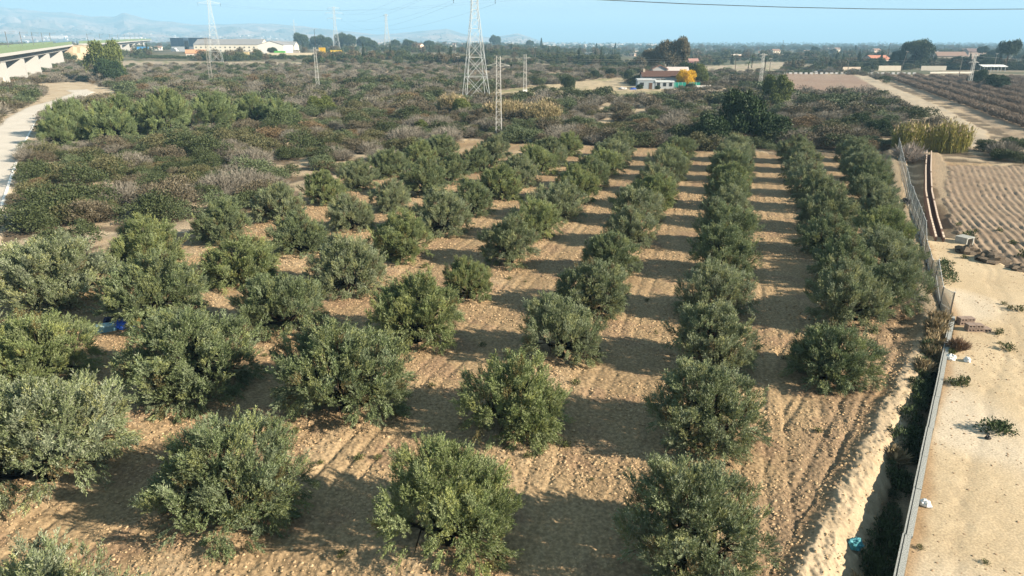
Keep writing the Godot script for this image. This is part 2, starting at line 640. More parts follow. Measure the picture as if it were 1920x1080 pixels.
func build_grove() -> void:
	var kinds := []
	var dims := [[2.16, 2.8], [2.28, 3.0], [2.08, 2.65], [2.2, 3.1], [2.4, 2.75]]
	for i in 5:
		kinds.append(olive(100 + i * 7, dims[i][0], dims[i][1], 7600, [7, 4, 8, 3, 6][i]))
	# rows counted from the fence: offset across, first tree, step, count
	var tints := [leaf_mat("olive_leaf", Color.WHITE), leaf_mat("olive_leaf_pale", Color(1.14, 1.12, 1.16)), leaf_mat("olive_leaf_deep", Color(0.86, 0.90, 0.84)), leaf_mat("olive_leaf_fresh", Color(1.04, 1.06, 0.86))]
	var rows := [
		["beside the fence", 15.0, 44.0, 7.45, 9, 8],
		["second from the fence", 7.6, 33.2, 7.5, 10, 1],
		["third from the fence", -0.15, 18.2, 7.39, 12, 2],
		["fourth from the fence", -7.45, 17.1, 7.3, 12, 3],
		["fifth from the fence", -14.9, 8.8, 7.41, 13, 4],
		["sixth from the fence", -22.65, 15.9, 7.3, 12, 5],
		["seventh from the fence", -30.3, 22.0, 7.4, 10, 6],
		["outermost row by the scrub", -38.4, 30.0, 7.45, 9, 7],
	]
	rng.seed = 4242
	var looks := ["spreading", "dense rounded", "lobed", "upright feathery", "broad low", "bushy"]
	for ri in rows.size():
		var rw: Array = rows[ri]
		for k in rw[4]:
			var a: float = rw[2] + rw[3] * k + rng.randf_range(-0.35, 0.35) * (0.3 if k < 3 else 1.0)
			var b: float = rw[1] + rng.randf_range(-0.3, 0.3) * (0.3 if k < 3 else 1.0)
			var size := rng.randf_range(0.90, 1.12)
			var va: int = (k * 5 + ri * 2 + rng.randi() % 2) % 5
			var turn := rng.randf() * TAU
			var squash := rng.randf_range(0.94, 1.06)
			if ri == 0:
				b = [9.3, 10.6, 11.5, 12.3, 13.0, 13.7, 14.2, 14.6, 14.8][k]
			if ri == 1 and k < 2:
				b = [5.3, 6.7][k]
			size *= [0.98, 1.0, 1.04, 1.02, 1.12, 1.16, 1.14, 1.16][ri] if k < 3 else [0.98, 1.0, 1.03, 1.0, 1.01, 1.0, 0.98, 1.02][ri]
			size *= {"3_0": 0.86, "2_0": 0.9, "4_1": 0.95, "4_2": 1.26, "4_3": 1.1, "5_1": 1.15, "6_0": 1.1, "6_1": 1.12}.get("%d_%d" % [ri, k], 1.0)
			if ri == 4 and k == 4:
				size = 0.66
			if ri == 5 and k == 0:
				size = 1.42
			if ri == 7 and k == 0:
				size = 1.5
			var p := along * a + across * b
			var look: String = "small young" if size < 0.7 else "broad pale" if size > 1.38 else looks[va]
			var what: String = "%s olive tree, %s from the front in the row %s" % [look, ORD[k], rw[0]]
			if ri == 7:
				what = "%s olive tree, %s from the front in the %s" % [look, ORD[k], rw[0]]
			var o := thing("olive_tree", on(p.x, p.y), turn, what, "olive tree", "olive trees planted in rows in the grove")
			o.scale = Vector3(size, (1.0 + (size - 1.0) * 0.6) * squash, size)
			part("trunk", kinds[va][0], o)
			var cr := part("crown", kinds[va][1], o)
			cr.material_override = tints[rng.randi() % 4]
			landmarks.append([p.x, p.y, "the %s row's %s olive" % [["fence", "second", "third", "fourth", "fifth", "sixth", "seventh", "outermost"][ri], ORD[k]]])
			row_trees.append(p)
	# the older olives beside the road at left
	var old := [[-75.0, -121.0, 1.25, "nearest the road"], [-70.0, -110.5, 0.95, "small and lowest, nearest the roadside corner"], [-63.6, -113.5, 1.4, "in front, second from the road"], [-71.0, -131.0, 1.35, "behind, close to the road bend"], [-60.5, -125.0, 1.45, "with a dark forked trunk, in the middle"], [-55.5, -134.0, 1.35, "right of the middle with clear soil below"], [-49.8, -139.0, 1.2, "second from the right end"], [-43.5, -136.0, 1.2, "at the right end against the scrub"], [-67.0, -143.0, 1.25, "at the back near the gravel"]]
	for i in old.size():
		var q: Array = old[i]
		var o := thing("olive_tree", on(q[0], q[1]), i * 1.3, "big old olive tree in the roadside group, %s" % q[3], "olive tree", "old olive trees beside the road")
		o.scale = Vector3(1.3, 1.48, 1.3) * (q[2] as float)
		part("trunk", kinds[(i * 3 + 1) % 5][0], o)
		part("crown", kinds[(i * 3 + 1) % 5][1], o).material_override = leaf_mat("old_olive_leaf", Color(0.98, 1.06, 0.9))
		row_trees.append(Vector2(q[0], q[1]))
		row_trees.append(Vector2(q[0] + 0.6, q[1] + 4.0))
		landmarks.append([q[0], q[1], "the %s old olive" % ["roadmost", "lowest", "second", "bendside", "forked", "clear floored", "second last", "rightmost", "rearmost"][i]])

func away(x: float, z: float, r: float, pts: Array) -> bool:
	for p in pts:
		if (p as Vector2).distance_squared_to(Vector2(x, z)) < r * r:
			return false
	return true

var taken := {}
# A label that says where a thing stands: beside, before or behind the landmark nearest to it.
func where_words(what: String, x: float, z: float, marks: Array, steps: Array) -> String:
	var nearest: Array = marks[0]
	var bd := 1e9
	for l in marks:
		var dd := Vector2(x - l[0], z - l[1]).length_squared()
		if dd < bd:
			bd = dd
			nearest = l
	var dx: float = x - nearest[0]
	var dz: float = z - nearest[1]
	var side := ("right of" if dx > 0.0 else "left of") if absf(dx) > absf(dz) else ("in front of" if dz > 0.0 else "behind")
	for extra in steps:
		var label := "%s %s%s %s" % [what, extra, side, nearest[2]]
		if not taken.has(label):
			taken[label] = true
			return label
	return ""

const STEPS := ["close ", "slightly ", "well ", "farther ", "far ", "still farther ", "much farther ", "farthest "]

func build_scrub() -> void:
	var tones := [Color(0.056, 0.072, 0.031), Color(0.100, 0.098, 0.048), Color(0.108, 0.093, 0.062), Color(0.188, 0.172, 0.142), Color(0.088, 0.112, 0.056), Color(0.150, 0.108, 0.060)]
	var words := ["dark green rounded shrub", "olive-brown bushy shrub", "reddish-brown shrub", "grey bare twiggy shrub", "fresh green leafy shrub", "rusty dry shrub"]
	var crowd := ["dark green evergreen scrub over the waste land", "olive-brown scrub over the waste land", "reddish-brown scrub over the waste land", "grey leafless scrub over the waste land", "green leafy scrub over the waste land", "rusty dry scrub over the waste land"]
	var near := []
	var far := []
	for k in 6:
		for va in 2:
			var lm := leaf_mat("scrub_leaf_%d" % k, tones[k])
			for lod in 2:
				var m := MB.new()
				rng.seed = 900 + k * 10 + va
				var lobes := []
				for i in 5:
					var a := i * 1.26 + rng.randf()
					var q := rng.randf_range(0.3, 0.75)
					lobes.append([Vector3(cos(a) * q, rng.randf_range(0.4, 0.75), sin(a) * q), Vector3.ONE * rng.randf_range(0.42, 0.62)])
				var leaves := 3000 if lod == 0 else 1100
				if k == 3:
					twigs(77 + va, 1.1, 1.15, 230 if lod == 0 else 90, 0.011 if lod == 0 else 0.022, m)
					bush(78 + va, lobes, leaves / 4, 0.10 if lod == 0 else 0.20, 0.012 if lod == 0 else 0.025, 0.5, m)
				else:
					bush(300 + k * 3 + va, lobes, leaves, 0.09 if lod == 0 else 0.145, 0.024 if lod == 0 else 0.046, 0.35, m)
					if k == 5 or k == 2:
						twigs(79 + va, 1.0, 1.1, 60 if lod == 0 else 25, 0.014, m, Color(1.5, 1.5, 1.5))
				(near if lod == 0 else far).append(m.mesh(lm))
	# where they grow
	var places := []
	rng.seed = 31
	var keep: Array = row_trees
	var z := -30.0
	while z > -440.0:
		var step := 2.1 if z > -130.0 else 2.6 if z > -220.0 else 3.2 if z > -330.0 else 3.8
		z -= step
		var x := z * 0.86 - 8.0
		while x < -z * 0.80 + 5.0:
			var px := x + rng.randf() * step
			var pz := z + rng.randf() * step
			x += step
			var dice := rng.randf()
			var dice2 := rng.randf()
			var dice3 := rng.randf()
			ground(px, pz)
			if gr != 0:
				continue
			if px > 20.0 and pz > -104.0 and not (px > 66.0):
				continue
			if pz < -100.0 and px > 70.0 + (-pz - 108.0) * 0.43:
				continue
			if px > 20.0 and pz > -42.0:
				continue
			var mid: float = (nz.mid as FastNoiseLite).get_noise_2d(px, pz)
			var big: float = (nz.big as FastNoiseLite).get_noise_2d(px, pz)
			var bare := mid + 0.35 * big
			if bare > 0.17 or (bare > 0.05 and dice < 0.65) or dice < 0.14:
				continue
			if pz < -290.0 and px < 0.0 and dice < 0.25:
				continue
			if not away(px, pz, 2.6 if px > -40.0 or pz > -108.0 else 4.2, keep):
				continue
			var sp: float = (nz.sp as FastNoiseLite).get_noise_2d(px, pz) + (dice2 - 0.5) * 0.7
			var k := 0
			if sp < -0.32: k = 3
			elif sp < -0.16: k = 2
			elif sp < 0.05: k = 1
			elif sp < 0.30: k = 0
			elif sp < 0.40: k = 4
			elif dice < 0.45: k = 5
			else: k = 4
			if pz < -115.0 and dice2 * 0.6 + dice3 * 0.4 < 0.55:
				k = [2, 3, 3, 2, 1, 2][k]
			if pz < -285.0 and px < 20.0 and dice3 < 0.7:
				k = 3
			var size := (0.8 + 1.3 * dice3 * dice3 * dice3 + 0.45 * dice) * (1.0 if k != 0 else 1.15) * (1.0 if pz > -130.0 else 1.05 if pz > -220.0 else 1.2)
			if pz < -285.0:
				size *= 0.75
			if px > 30.0 and px < 78.0 and pz < -205.0 and pz > -258.0:
				size *= 0.5
			places.append([size / Vector2(px, pz).length(), px, gh, pz, size, k, rng.randi() % 2, rng.randf() * TAU])
	places.sort_custom(func(p, q): return p[0] > q[0])
	var groups := {}
	var singles := 0
	for s in places:
		var x: float = s[1]
		var zz: float = s[3]
		var k: int = s[5]
		var size: float = s[4]
		var at := Vector3(x, s[2] - 0.05, zz)
		var spin := Basis(Vector3.UP, s[7]).scaled(Vector3(size * 1.1, size * (0.88 if k != 3 else 1.0), size * 1.1))
		if singles < 290 and absf(x) < -zz * 0.74 + 2.0:
			var big := "low " if size < 0.85 else "large " if size > 1.25 else ""
			var label := where_words(big + words[k], x, zz, landmarks, STEPS)
			if label == "":
				var kk := "%d%d%d" % [k, s[6], 0]
				if not groups.has(kk):
					groups[kk] = []
				groups[kk].append(Transform3D(spin, at))
				continue
			var o := single("shrub", near[k * 2 + s[6]], at, 0.0, label, "shrub", words[k] + "s in the scrub round the grove")
			o.basis = spin
			singles += 1
		else:
			var key := "%d%d%d" % [k, s[6], 0 if Vector2(x, zz).length() < 165.0 else 1]
			if not groups.has(key):
				groups[key] = []
			groups[key].append(Transform3D(spin, at))
	for key in groups:
		var k := int(key[0])
		var va := int(key[1])
		stuff("scrub", (near if key[2] == "0" else far)[k * 2 + va], groups[key], crowd[k], "scrub")


func _ready() -> void:
	var cam := Camera3D.new()
	cam.name = "camera"
	cam.fov = 44.46
	cam.far = FAR * 1.5
	cam.near = 0.1
	add_child(cam)
	cam.position = Vector3(0, 15, 0)
	cam.rotation_degrees = Vector3(-19.2, 0, 0)
	cam.current = true
	var env := Environment.new()
	env.background_mode = Environment.BG_SKY
	env.tonemap_mode = Environment.TONE_MAPPER_LINEAR
	env.tonemap_exposure = 3.3
	env.sdfgi_enabled = true
	env.ssao_enabled = true
	env.ssil_enabled = true
	var sky := ProceduralSkyMaterial.new()
	sky.sky_top_color = lin(0.14, 0.23, 0.295)
	sky.sky_horizon_color = lin(0.44, 0.56, 0.61)
	sky.sky_curve = 0.12
	sky.ground_horizon_color = lin(0.44, 0.56, 0.61)
	sky.ground_bottom_color = Color(0.35, 0.30, 0.25)
	sky.sun_angle_max = 1.0
	env.sky = Sky.new()
	env.sky.sky_material = sky
	# thin high cloud, faint streaks all round
	var cn := FastNoiseLite.new()
	cn.seed = 8
	cn.frequency = 0.9
	cn.fractal_octaves = 5
	var cover := Image.create(1024, 512, false, Image.FORMAT_RGBA8)
	cover.fill(Color(1, 1, 1, 0))
	for y in 256:
		var el := (0.5 - (y + 0.5) / 512.0) * PI
		for x in 1024:
			var az := TAU * x / 1024.0
			var c := cn.get_noise_3d(cos(az) * 1.6, el * 16.0 / (0.4 + el), sin(az) * 1.6)
			cover.set_pixel(x, y, Color(1, 1, 1, clampf((c + 0.1) * 0.34, 0.0, 0.16)))
	sky.sky_cover = ImageTexture.create_from_image(cover)
	env.background_energy_multiplier = 0.5
	env.fog_enabled = true
	env.fog_density = 0.00024
	env.fog_light_color = Color(0.66, 0.85, 0.99)
	var we := WorldEnvironment.new()
	we.name = "environment"
	we.environment = env
	add_child(we)
	var sun := DirectionalLight3D.new()
	sun.name = "sun"
	sun.light_energy = 1.6
	sun.light_color = Color(1.0, 0.94, 0.85)
	sun.light_angular_distance = 0.5
	sun.shadow_enabled = true
	add_child(sun)
	# low winter sun from the right and a little behind
	sun.look_at_from_position(Vector3(0, 0, 0), -Vector3(cos(deg_to_rad(25.0)) * cos(deg_to_rad(21.0)), sin(deg_to_rad(25.0)), cos(deg_to_rad(25.0)) * sin(deg_to_rad(21.0))))
	noise("big", 11, 0.018, 3)
	noise("mid", 12, 0.16, 3)
	noise("fine", 13, 1.6, 2)
	noise("clod", 14, 4.5, 2)
	noise("sp", 15, 0.06, 2)
	noise("hill", 5, 0.0011, 5)
	poly = {
		"plowed": PackedVector2Array([Vector2(56.0, -90.5), Vector2(110, -90.5), Vector2(110, -20), Vector2(38, -20), Vector2(34.6, -44.7), Vector2(35.0, -52.0), Vector2(38.5, -60.5), Vector2(44.5, -71.4)]),
		"fallow": PackedVector2Array([Vector2(139.5, -377), Vector2(168, -362), Vector2(112.4, -216.9), Vector2(83.4, -223.6)]),
		"track": PackedVector2Array([Vector2(162.6, -350), Vector2(169.4, -350), Vector2(106, -180), Vector2(85, -128), Vector2(72, -108), Vector2(66, -108), Vector2(80, -133.6), Vector2(98, -180)]),
		"orchard": PackedVector2Array([Vector2(171, -345), Vector2(235, -345), Vector2(250, -290), Vector2(140, -92), Vector2(72, -96), Vector2(88, -128), Vector2(109, -180)]),
		"sandy": PackedVector2Array([Vector2(-11.9, -203), Vector2(0.9, -250), Vector2(20.6, -283), Vector2(49.4, -324), Vector2(43.1, -269), Vector2(56.2, -248.6), Vector2(42.8, -216.7), Vector2(34.2, -212.4), Vector2(16.2, -221), Vector2(9.8, -219)]),
		"bare_patch": PackedVector2Array([Vector2(-24.0, -61.5), Vector2(-27.5, -55.0), Vector2(-34.0, -52.5), Vector2(-41.0, -53.0), Vector2(-40.0, -56.5), Vector2(-33.0, -58.0), Vector2(-29.0, -63.0)]),
		"pale": PackedVector2Array([Vector2(-210, -404), Vector2(-197, -420), Vector2(-120, -425), Vector2(-120, -455), Vector2(-200, -465), Vector2(-255, -480), Vector2(-250, -430)]),
		"pale_right": PackedVector2Array([Vector2(114.9, -467.6), Vector2(205.9, -595), Vector2(235, -590), Vector2(143.7, -400), Vector2(104.7, -390)]),
	}
	build_ground()
	build_grove()
	build_border()
	build_power()
	build_places()
	build_trees()
	build_scrub()
	build_clods()
	build_plain()
	build_hills()


# ------------------------------------------------------------------ small things on the ground
func rock_mesh(sd: int, m: Material) -> ArrayMesh:
	rng.seed = sd
	var b := MB.new()
	var rings := []
	for j in 3:
		var ring := []
		for i in 5:
			var a := TAU * (i + 0.5 * (j % 2)) / 5.0
			var q: float = [0.85, 1.0, 0.55][j] * rng.randf_range(0.75, 1.2)
			ring.append(Vector3(cos(a) * q, [-0.35, 0.1, 0.55][j] * rng.randf_range(0.8, 1.25), sin(a) * q * 0.85))
		rings.append(ring)
	var top := Vector3(0.05, 0.78, 0.0)
	for i in 5:
		var k := (i + 1) % 5
		for j in 2:
			b.quad(rings[j][i], rings[j + 1][i], rings[j + 1][k], rings[j][k], Color.WHITE, (rings[j][i] as Vector3) * Vector3(1, 0, 1) + Vector3(0, 0.3, 0))
		b.tri(rings[2][i], top, rings[2][k], Color.WHITE, Vector3.UP)
	return b.mesh(m)

func build_clods() -> void:
	var soil := mat("clod", Color(0.345, 0.245, 0.143), 0.95)
	var pale := mat("pale_clod", Color(0.42, 0.315, 0.192), 0.95)
	var dark := mat("dark_clod", Color(0.27, 0.185, 0.115), 0.95)
	var meshes := [rock_mesh(1, soil), rock_mesh(2, soil), rock_mesh(3, pale), rock_mesh(4, dark)]
	var lists := [[], [], [], []]
	var stones := []
	rng.seed = 77
	for i in 330000:
		# closer to the front: more and smaller clods are needed there
		var a := 4.0 + 72.0 * pow(rng.randf(), 1.5)
		var b := rng.randf_range(-42.0, 17.0)
		var p := along * a + across * b
		var sz := rng.randf_range(0.012, 0.030) if rng.randf() < 0.8 else rng.randf_range(0.030, 0.068)
		var pick := rng.randf()
		var spin := rng.randf() * TAU
		if p.y > -5.0 or absf(p.x) > -p.y * 0.72 + 6.0:
			continue
		ground(p.x, p.y)
		if gr != 1:
			continue
		var br := fposmod(b + 0.15 + 3.75, 7.55) - 3.775
		var dens: float = (nz.mid as FastNoiseLite).get_noise_2d(p.x * 0.8 + 300.0, p.y * 0.8) * 1.3 + 0.6 * exp(-pow((br - 0.4) / 1.7, 2.0)) + 0.06
		if pick > 0.28 + dens:
			continue
		var k := 0 if pick < 0.1 + dens * 0.3 else 1
		if spin < 0.7: k = 2
		if spin > 5.4: k = 3
		lists[k].append(Transform3D(Basis(Vector3.UP, spin).scaled(Vector3(sz, sz * 0.8, sz) * (1.0 + a * 0.008)), Vector3(p.x, gh + sz * 0.12, p.y)))
	var w := ["brown earth clods turned up by the plough", "smaller brown earth clods between the tree rows", "pale earth clods and stones round the trees", "dark damp earth clods in the grove"]
	for k in 4:
		stuff("earth_clod", meshes[k], lists[k], w[k], "clods")
	# the ditch bank and the lot: scattered stones, dark specks, weeds
	var bank := [[], []]
	var specks := []
	var weeds := []
	for i in 60000:
		var x := rng.randf_range(6.0, 44.0)
		var z := rng.randf_range(-62.0, -8.0)
		var dice := rng.randf()
		var s := rng.randf()
		var spin := Basis(Vector3.UP, s * 40.0)
		ground(x, z)
		var mid: float = (nz.mid as FastNoiseLite).get_noise_2d(x * 0.7, z * 0.7 + 80.0)
		if gr == 5 and dice < 0.75:
			bank[0 if s < 0.6 else 1].append(Transform3D(spin.scaled(Vector3.ONE * lerpf(0.012, 0.06, s * s * s)), Vector3(x, gh + 0.01, z)))
		elif gr == 2 and dice < 0.2 + 0.5 * mid:
			specks.append(Transform3D(spin.scaled(Vector3(1, 0.5, 1) * lerpf(0.02, 0.065, s * s * s)), Vector3(x, gh + 0.005, z)))
		if gr == 2 and dice > 0.996 - 0.02 * mid:
			weeds.append(Transform3D(spin.scaled(Vector3.ONE * lerpf(0.10, 0.30, s * s)), Vector3(x, gh, z)))
		if gr == 3 and dice > 0.995:
			weeds.append(Transform3D(spin.scaled(Vector3.ONE * lerpf(0.2, 0.6, s * s)), Vector3(x, gh, z)))
	stuff("bank_stone", meshes[2], bank[0], "pale stones on the bank of the ditch", "stones")
	stuff("bank_stone", meshes[0], bank[1], "brown clods on the bank of the ditch", "stones")
	stuff("debris_speck", meshes[3], specks, "dark specks of debris on the pale dirt lot", "debris")
	var wm := MB.new()
	bush(5, [[Vector3(0, 0.25, 0), Vector3(0.8, 0.4, 0.8)]], 160, 0.42, 0.10, 0.5, wm)
	for i in 70:
		var a := rng.randf_range(8.0, 45.0)
		var b := rng.randf_range(-30.0, 8.0)
		var p := along * a + across * b
		ground(p.x, p.y)
		if gr == 1:
			weeds.append(Transform3D(Basis(Vector3.UP, a * 9.0).scaled(Vector3.ONE * rng.randf_range(0.06, 0.2)), Vector3(p.x, gh, p.y)))
	stuff("weed", wm.mesh(leaf_mat("weed_leaf", Color(0.085, 0.10, 0.035))), weeds, "small green weeds on the dirt lot and the plowed field", "weeds")
	# rank growth in the ditch
	var dry := MB.new()
	reeds(8, 0.45, 0.45, 0.75, 60, dry, Color(0.20, 0.15, 0.085), Color(0.27, 0.215, 0.12))
	var green := MB.new()
	bush(9, [[Vector3(0, 0.25, 0), Vector3(0.5, 0.4, 0.5)]], 420, 0.16, 0.03, 0.7, green)
	var d0 := []
	var d1 := []
	for i in 150:
		var t := rng.randf()
		var p := wall_line[0].lerp(wall_line[1], t)
		var side := Vector2(-0.832, -0.555)
		p += side * (0.15 + 0.95 * rng.randf() * rng.randf() * (1.15 - 0.6 * t) + 0.1)
		var tr := Transform3D(Basis(Vector3.UP, t * 300.0).scaled(Vector3.ONE * rng.randf_range(0.35, 0.9)), on(p.x, p.y, -0.05))
		if (nz.mid as FastNoiseLite).get_noise_2d(p.x * 0.7, p.y * 0.7) + rng.randf_range(-0.25, 0.25) > 0.0:
			d0.append(tr)
		else:
			d1.append(tr)
	stuff("dry_grass", dry.mesh(leaf_mat("dry_grass", Color(0.95, 0.95, 0.95))), d0, "dry brown grass tufts in the ditch by the wall", "grass")
	stuff("ditch_plant", green.mesh(leaf_mat("ditch_leaf", Color(0.05, 0.075, 0.03))), d1, "dark green plants growing in the ditch by the wall", "plants")


# ------------------------------------------------------------------ wall, fence and things along the border
func v3(p: Vector2, y: float) -> Vector3:
	return Vector3(p.x, y, p.y)

func build_border() -> void:
	leaf_mat("ditch_leaf", Color(0.055, 0.08, 0.033))
	var concrete := mat("concrete", Color(0.50, 0.51, 0.48), 0.9)
	grain(concrete, 1.1, 0.52, 1.0, 0.02, 21)
	var grey := mat("galvanised", Color(0.60, 0.62, 0.62), 0.6, false, 0.1)
	var a := wall_line[0]
	var d := (wall_line[1] - a).normalized()
	var right := Vector2(-d.y, d.x)
	var length := wall_line[0].distance_to(wall_line[1]) + 0.2
	var o := thing("retaining_wall", v3(a, 0.0), 0.0, "long low concrete wall with a pale coping between the ditch and the dirt lot", "wall")
	var m := MB.new()
	var l0 := v3(a + right * 0.15, 0.0) - v3(a, 0.0)
	m.bar(l0 + Vector3(0, -0.45, 0), l0 + v3(d * length, -0.45), 0.22, 1.66)
	part("wall_body", m.mesh(concrete), o)
	rng.seed = 5
	var run := 0.0
	while run < length - 0.3:
		var seg := minf(rng.randf_range(2.2, 3.4), length - run)
		var c := MB.new()
		var sh := rng.randf_range(-0.012, 0.012)
		var base := v3(right * (0.15 + sh), 0.0)
		var y := 0.435 + rng.randf_range(-0.008, 0.008)
		c.bar(base + v3(d * (run + 0.008) + right * 0.055, y), base + v3(d * (run + seg - 0.008) + right * 0.045, y), 0.17, 0.09)
		c.bar(base + v3(d * (run + 0.008) - right * 0.095, y + 0.01), base + v3(d * (run + seg - 0.008) - right * 0.095, y + 0.01), 0.05, 0.11)
		part("coping", c.mesh(concrete), o)
		run += seg
	# wire fence from the end of the wall along the grove
	var f := thing("wire_fence", v3(wall_line[1], 0.0), 0.0, "tall grey wire mesh fence along the right edge of the grove", "fence")
	var org := v3(wall_line[1], 0.0)
	var net := MB.new()
	var pm := MB.new()
	pm.tube(Vector3(0, -0.2, 0), Vector3(0, 2.05, 0), 0.035, 0.035, 6)
	pm.box(Vector3(0, 2.06, 0), Vector3(0.08, 0.02, 0.08))
	var post_mesh := pm.mesh(grey)
	for i in range(1, wall_line.size() - 1):
		var p := wall_line[i]
		var q := wall_line[i + 1]
		var n := maxi(1, int(round(p.distance_to(q) / 3.0)))
		for k in n:
			var s := p.lerp(q, float(k) / n)
			var e := p.lerp(q, float(k + 1) / n)
			var y0 := h(s.x, s.y)
			var y1 := h(e.x, e.y)
			var post := part("post", post_mesh, f)
			post.position = Vector3(s.x, y0, s.y) - org
			var u := (e - s).normalized()
			var w := s.distance_to(e)
			var cells := 22
			for c in range(-15, cells):
				for sg in 2:
					# diagonal wires clipped to the panel
					var x0 := w * c / cells
					var x1 := x0 + 2.0
					var ya := 0.0
					var yb := 1.95
					if x0 < 0.0:
						ya = 1.95 * (-x0 / 2.0)
						x0 = 0.0
					if x1 > w:
						yb = 1.95 * (1.0 - (x1 - w) / 2.0)
						x1 = w
					if sg == 1:
						var t := x0
						x0 = w - x1
						x1 = w - t
						var t2 := ya
						ya = yb
						yb = t2
					var A := v3(s + u * x0, lerpf(y0, y1, x0 / w) + ya + 0.05) - org
					var B := v3(s + u * x1, lerpf(y0, y1, x1 / w) + yb + 0.05) - org
					var th := Vector3(0, 0.02, 0)
					net.quad(A - th, A + th, B + th, B - th)
			for yy in [0.06, 1.0, 2.0]:
				net.bar(Vector3(s.x, y0 + yy, s.y) - org, Vector3(e.x, y1 + yy, e.y) - org, 0.018)
	var wm := part("wire_mesh", net.mesh(grey), f)
	wm.set_meta("kind", "stuff")
	# open brick channel beyond the fence
	var brick := mat("channel_brick", Color(0.22, 0.125, 0.095), 0.95)
	grain(brick, 0.9, 0.6, 1.0, 0.03, 8)
	var rim := mat("channel_rim", Color(0.50, 0.40, 0.32), 0.95)
	var ch := [Vector2(33.4, -53.2), Vector2(37.0, -60.4), Vector2(42.8, -71.6), Vector2(50.5, -85.5), Vector2(58.6, -99.8)]
	var cw := thing("brick_channel", v3(ch[0], 0.0), 0.0, "narrow raised reddish brick irrigation channel between the wire fence and plowed field", "channel")
	for i in ch.size() - 1:
		var p: Vector2 = ch[i]
		var q: Vector2 = ch[i + 1]
		var u := (q - p).normalized()
		var r2 := Vector2(-u.y, u.x)
		for side: float in [-0.27, 0.27]:
			var b := MB.new()
			b.bar(v3(p + r2 * side - ch[0], 0.16), v3(q + r2 * side + u * 0.15 - ch[0], 0.16), 0.11, 0.96)
			part("side_wall", b.mesh(brick), cw)
			var n := int(p.distance_to(q) / 0.9)
			for k in n:
				if rng.randf() < 0.12:
					continue
				var c := MB.new()
				var s0 := p.lerp(q, (k + 0.04) / n)
				var s1 := p.lerp(q, (k + 0.9) / n)
				c.bar(v3(s0 + r2 * side - ch[0], 0.67), v3(s1 + r2 * side - ch[0], 0.67), 0.13, 0.055)
				part("cap_tile", c.mesh(rim), cw)
		var fl := MB.new()
		fl.bar(v3(p - ch[0], 0.1), v3(q - ch[0], 0.1), 0.42, 0.08)
		part("channel_floor", fl.mesh(brick), cw)
	# valve box at the corner of the field
	var vb := thing("valve_box", on(35.2, -53.0), 0.5, "small concrete box with an open dark front at the field corner by the brick channel", "concrete box")
	var bm := MB.new()
	for x in [-0.42, 0.42]:
		bm.box(Vector3(x, 0.25, 0), Vector3(0.12, 0.6, 0.9))
	bm.box(Vector3(0, 0.25, -0.42), Vector3(0.72, 0.6, 0.06))
	bm.box(Vector3(0, 0.585, 0.0), Vector3(1.0, 0.07, 0.96))
	part("box_shell", bm.mesh(concrete), vb)
	var dk := MB.new()
	dk.box(Vector3(0, 0.2, -0.2), Vector3(0.7, 0.4, 0.3))
	part("iron_valve", dk.mesh(mat("dark_iron", Color(0.03, 0.03, 0.03), 0.7)), vb)
	# two stacks of hollow blocks on the lot
	var blk := mat("clay_block", Color(0.23, 0.175, 0.145), 0.95)
	var cell := MB.new()
	cell.box(Vector3(0, 0.035, 0), Vector3(0.40, 0.05, 0.19))
	cell.box(Vector3(0, 0.165, 0), Vector3(0.40, 0.05, 0.19))
	for x in [-0.175, 0.0, 0.175]:
		cell.box(Vector3(x, 0.1, 0), Vector3(0.05, 0.08, 0.19))
	var block_mesh := cell.mesh(blk)
	for st in 2:
		var bs := thing("block_stack", on([25.15, 25.05][st], [-36.3, -35.35][st]), [0.05, -0.04][st], ["farther of the two block stacks on the lot by the wall end", "nearer and wider of the two block stacks on the lot by the wall end"][st], "block stack", "stacks of hollow blocks by the wall")
		for yy in 2:
			for xx in 2 + st * (1 - yy):
				for zz in 2:
					var b := part("block", block_mesh, bs)
					b.position = Vector3(xx * 0.42 - 0.3, yy * 0.2, zz * 0.21)
	# litter
	var white := mat("white_plastic", Color(0.62, 0.62, 0.60), 0.6)
	var spots := [[21.6, -31.6, 0.2, "crumpled white plastic sack on the lot beside the wall"], [22.2, -31.3, 0.16, "small white plastic scrap right of the crumpled sack"], [13.9, -20.0, 0.16, "torn white scrap lying against the near part of the wall"], [18.6, -18.6, 0.09, "tiny white bottle lying alone on the dirt lot"]]
	for i in spots.size():
		var q: Array = spots[i]
		single("litter", sack(40 + i, q[2], white), on(q[0], q[1], 0.02), i * 1.1, q[3], "litter")
	single("litter", sack(50, 0.22, mat("teal_plastic", Color(0.06, 0.22, 0.26), 0.6)), on(11.0, -18.6, 0.05), 0.4, "faded teal plastic bag lying in the near end of the ditch", "litter")
	single("litter", sack(51, 0.10, mat("dark_iron", Color.BLACK)), on(18.7, -24.2, 0.02), 0.4, "small black lump on the dirt lot left of the green weed", "litter")
	var wm2 := MB.new()
	bush(15, [[Vector3(0, 0.14, 0), Vector3(0.55, 0.16, 0.38)], [Vector3(0.35, 0.1, 0.2), Vector3(0.3, 0.12, 0.25)]], 700, 0.13, 0.03, 0.4, wm2)
	single("weed_patch", wm2.mesh(leaf_mat("ditch_leaf", Color.WHITE)), on(19.3, -24.8), 0.3, "largest green weed patch on the dirt lot", "weed")
	var db := MB.new()
	twigs(16, 0.6, 0.7, 130, 0.012, db)
	single("dry_bush", db.mesh(leaf_mat("dry_bush_leaf", Color(0.17, 0.11, 0.07))), on(22.5, -32.6), 0.0, "dry brown twiggy bush on the lot against the wall below the block stacks", "dry bush")
	# strip of plants beyond the fence foot, spoil heaps at the field edge
	var tm := MB.new()
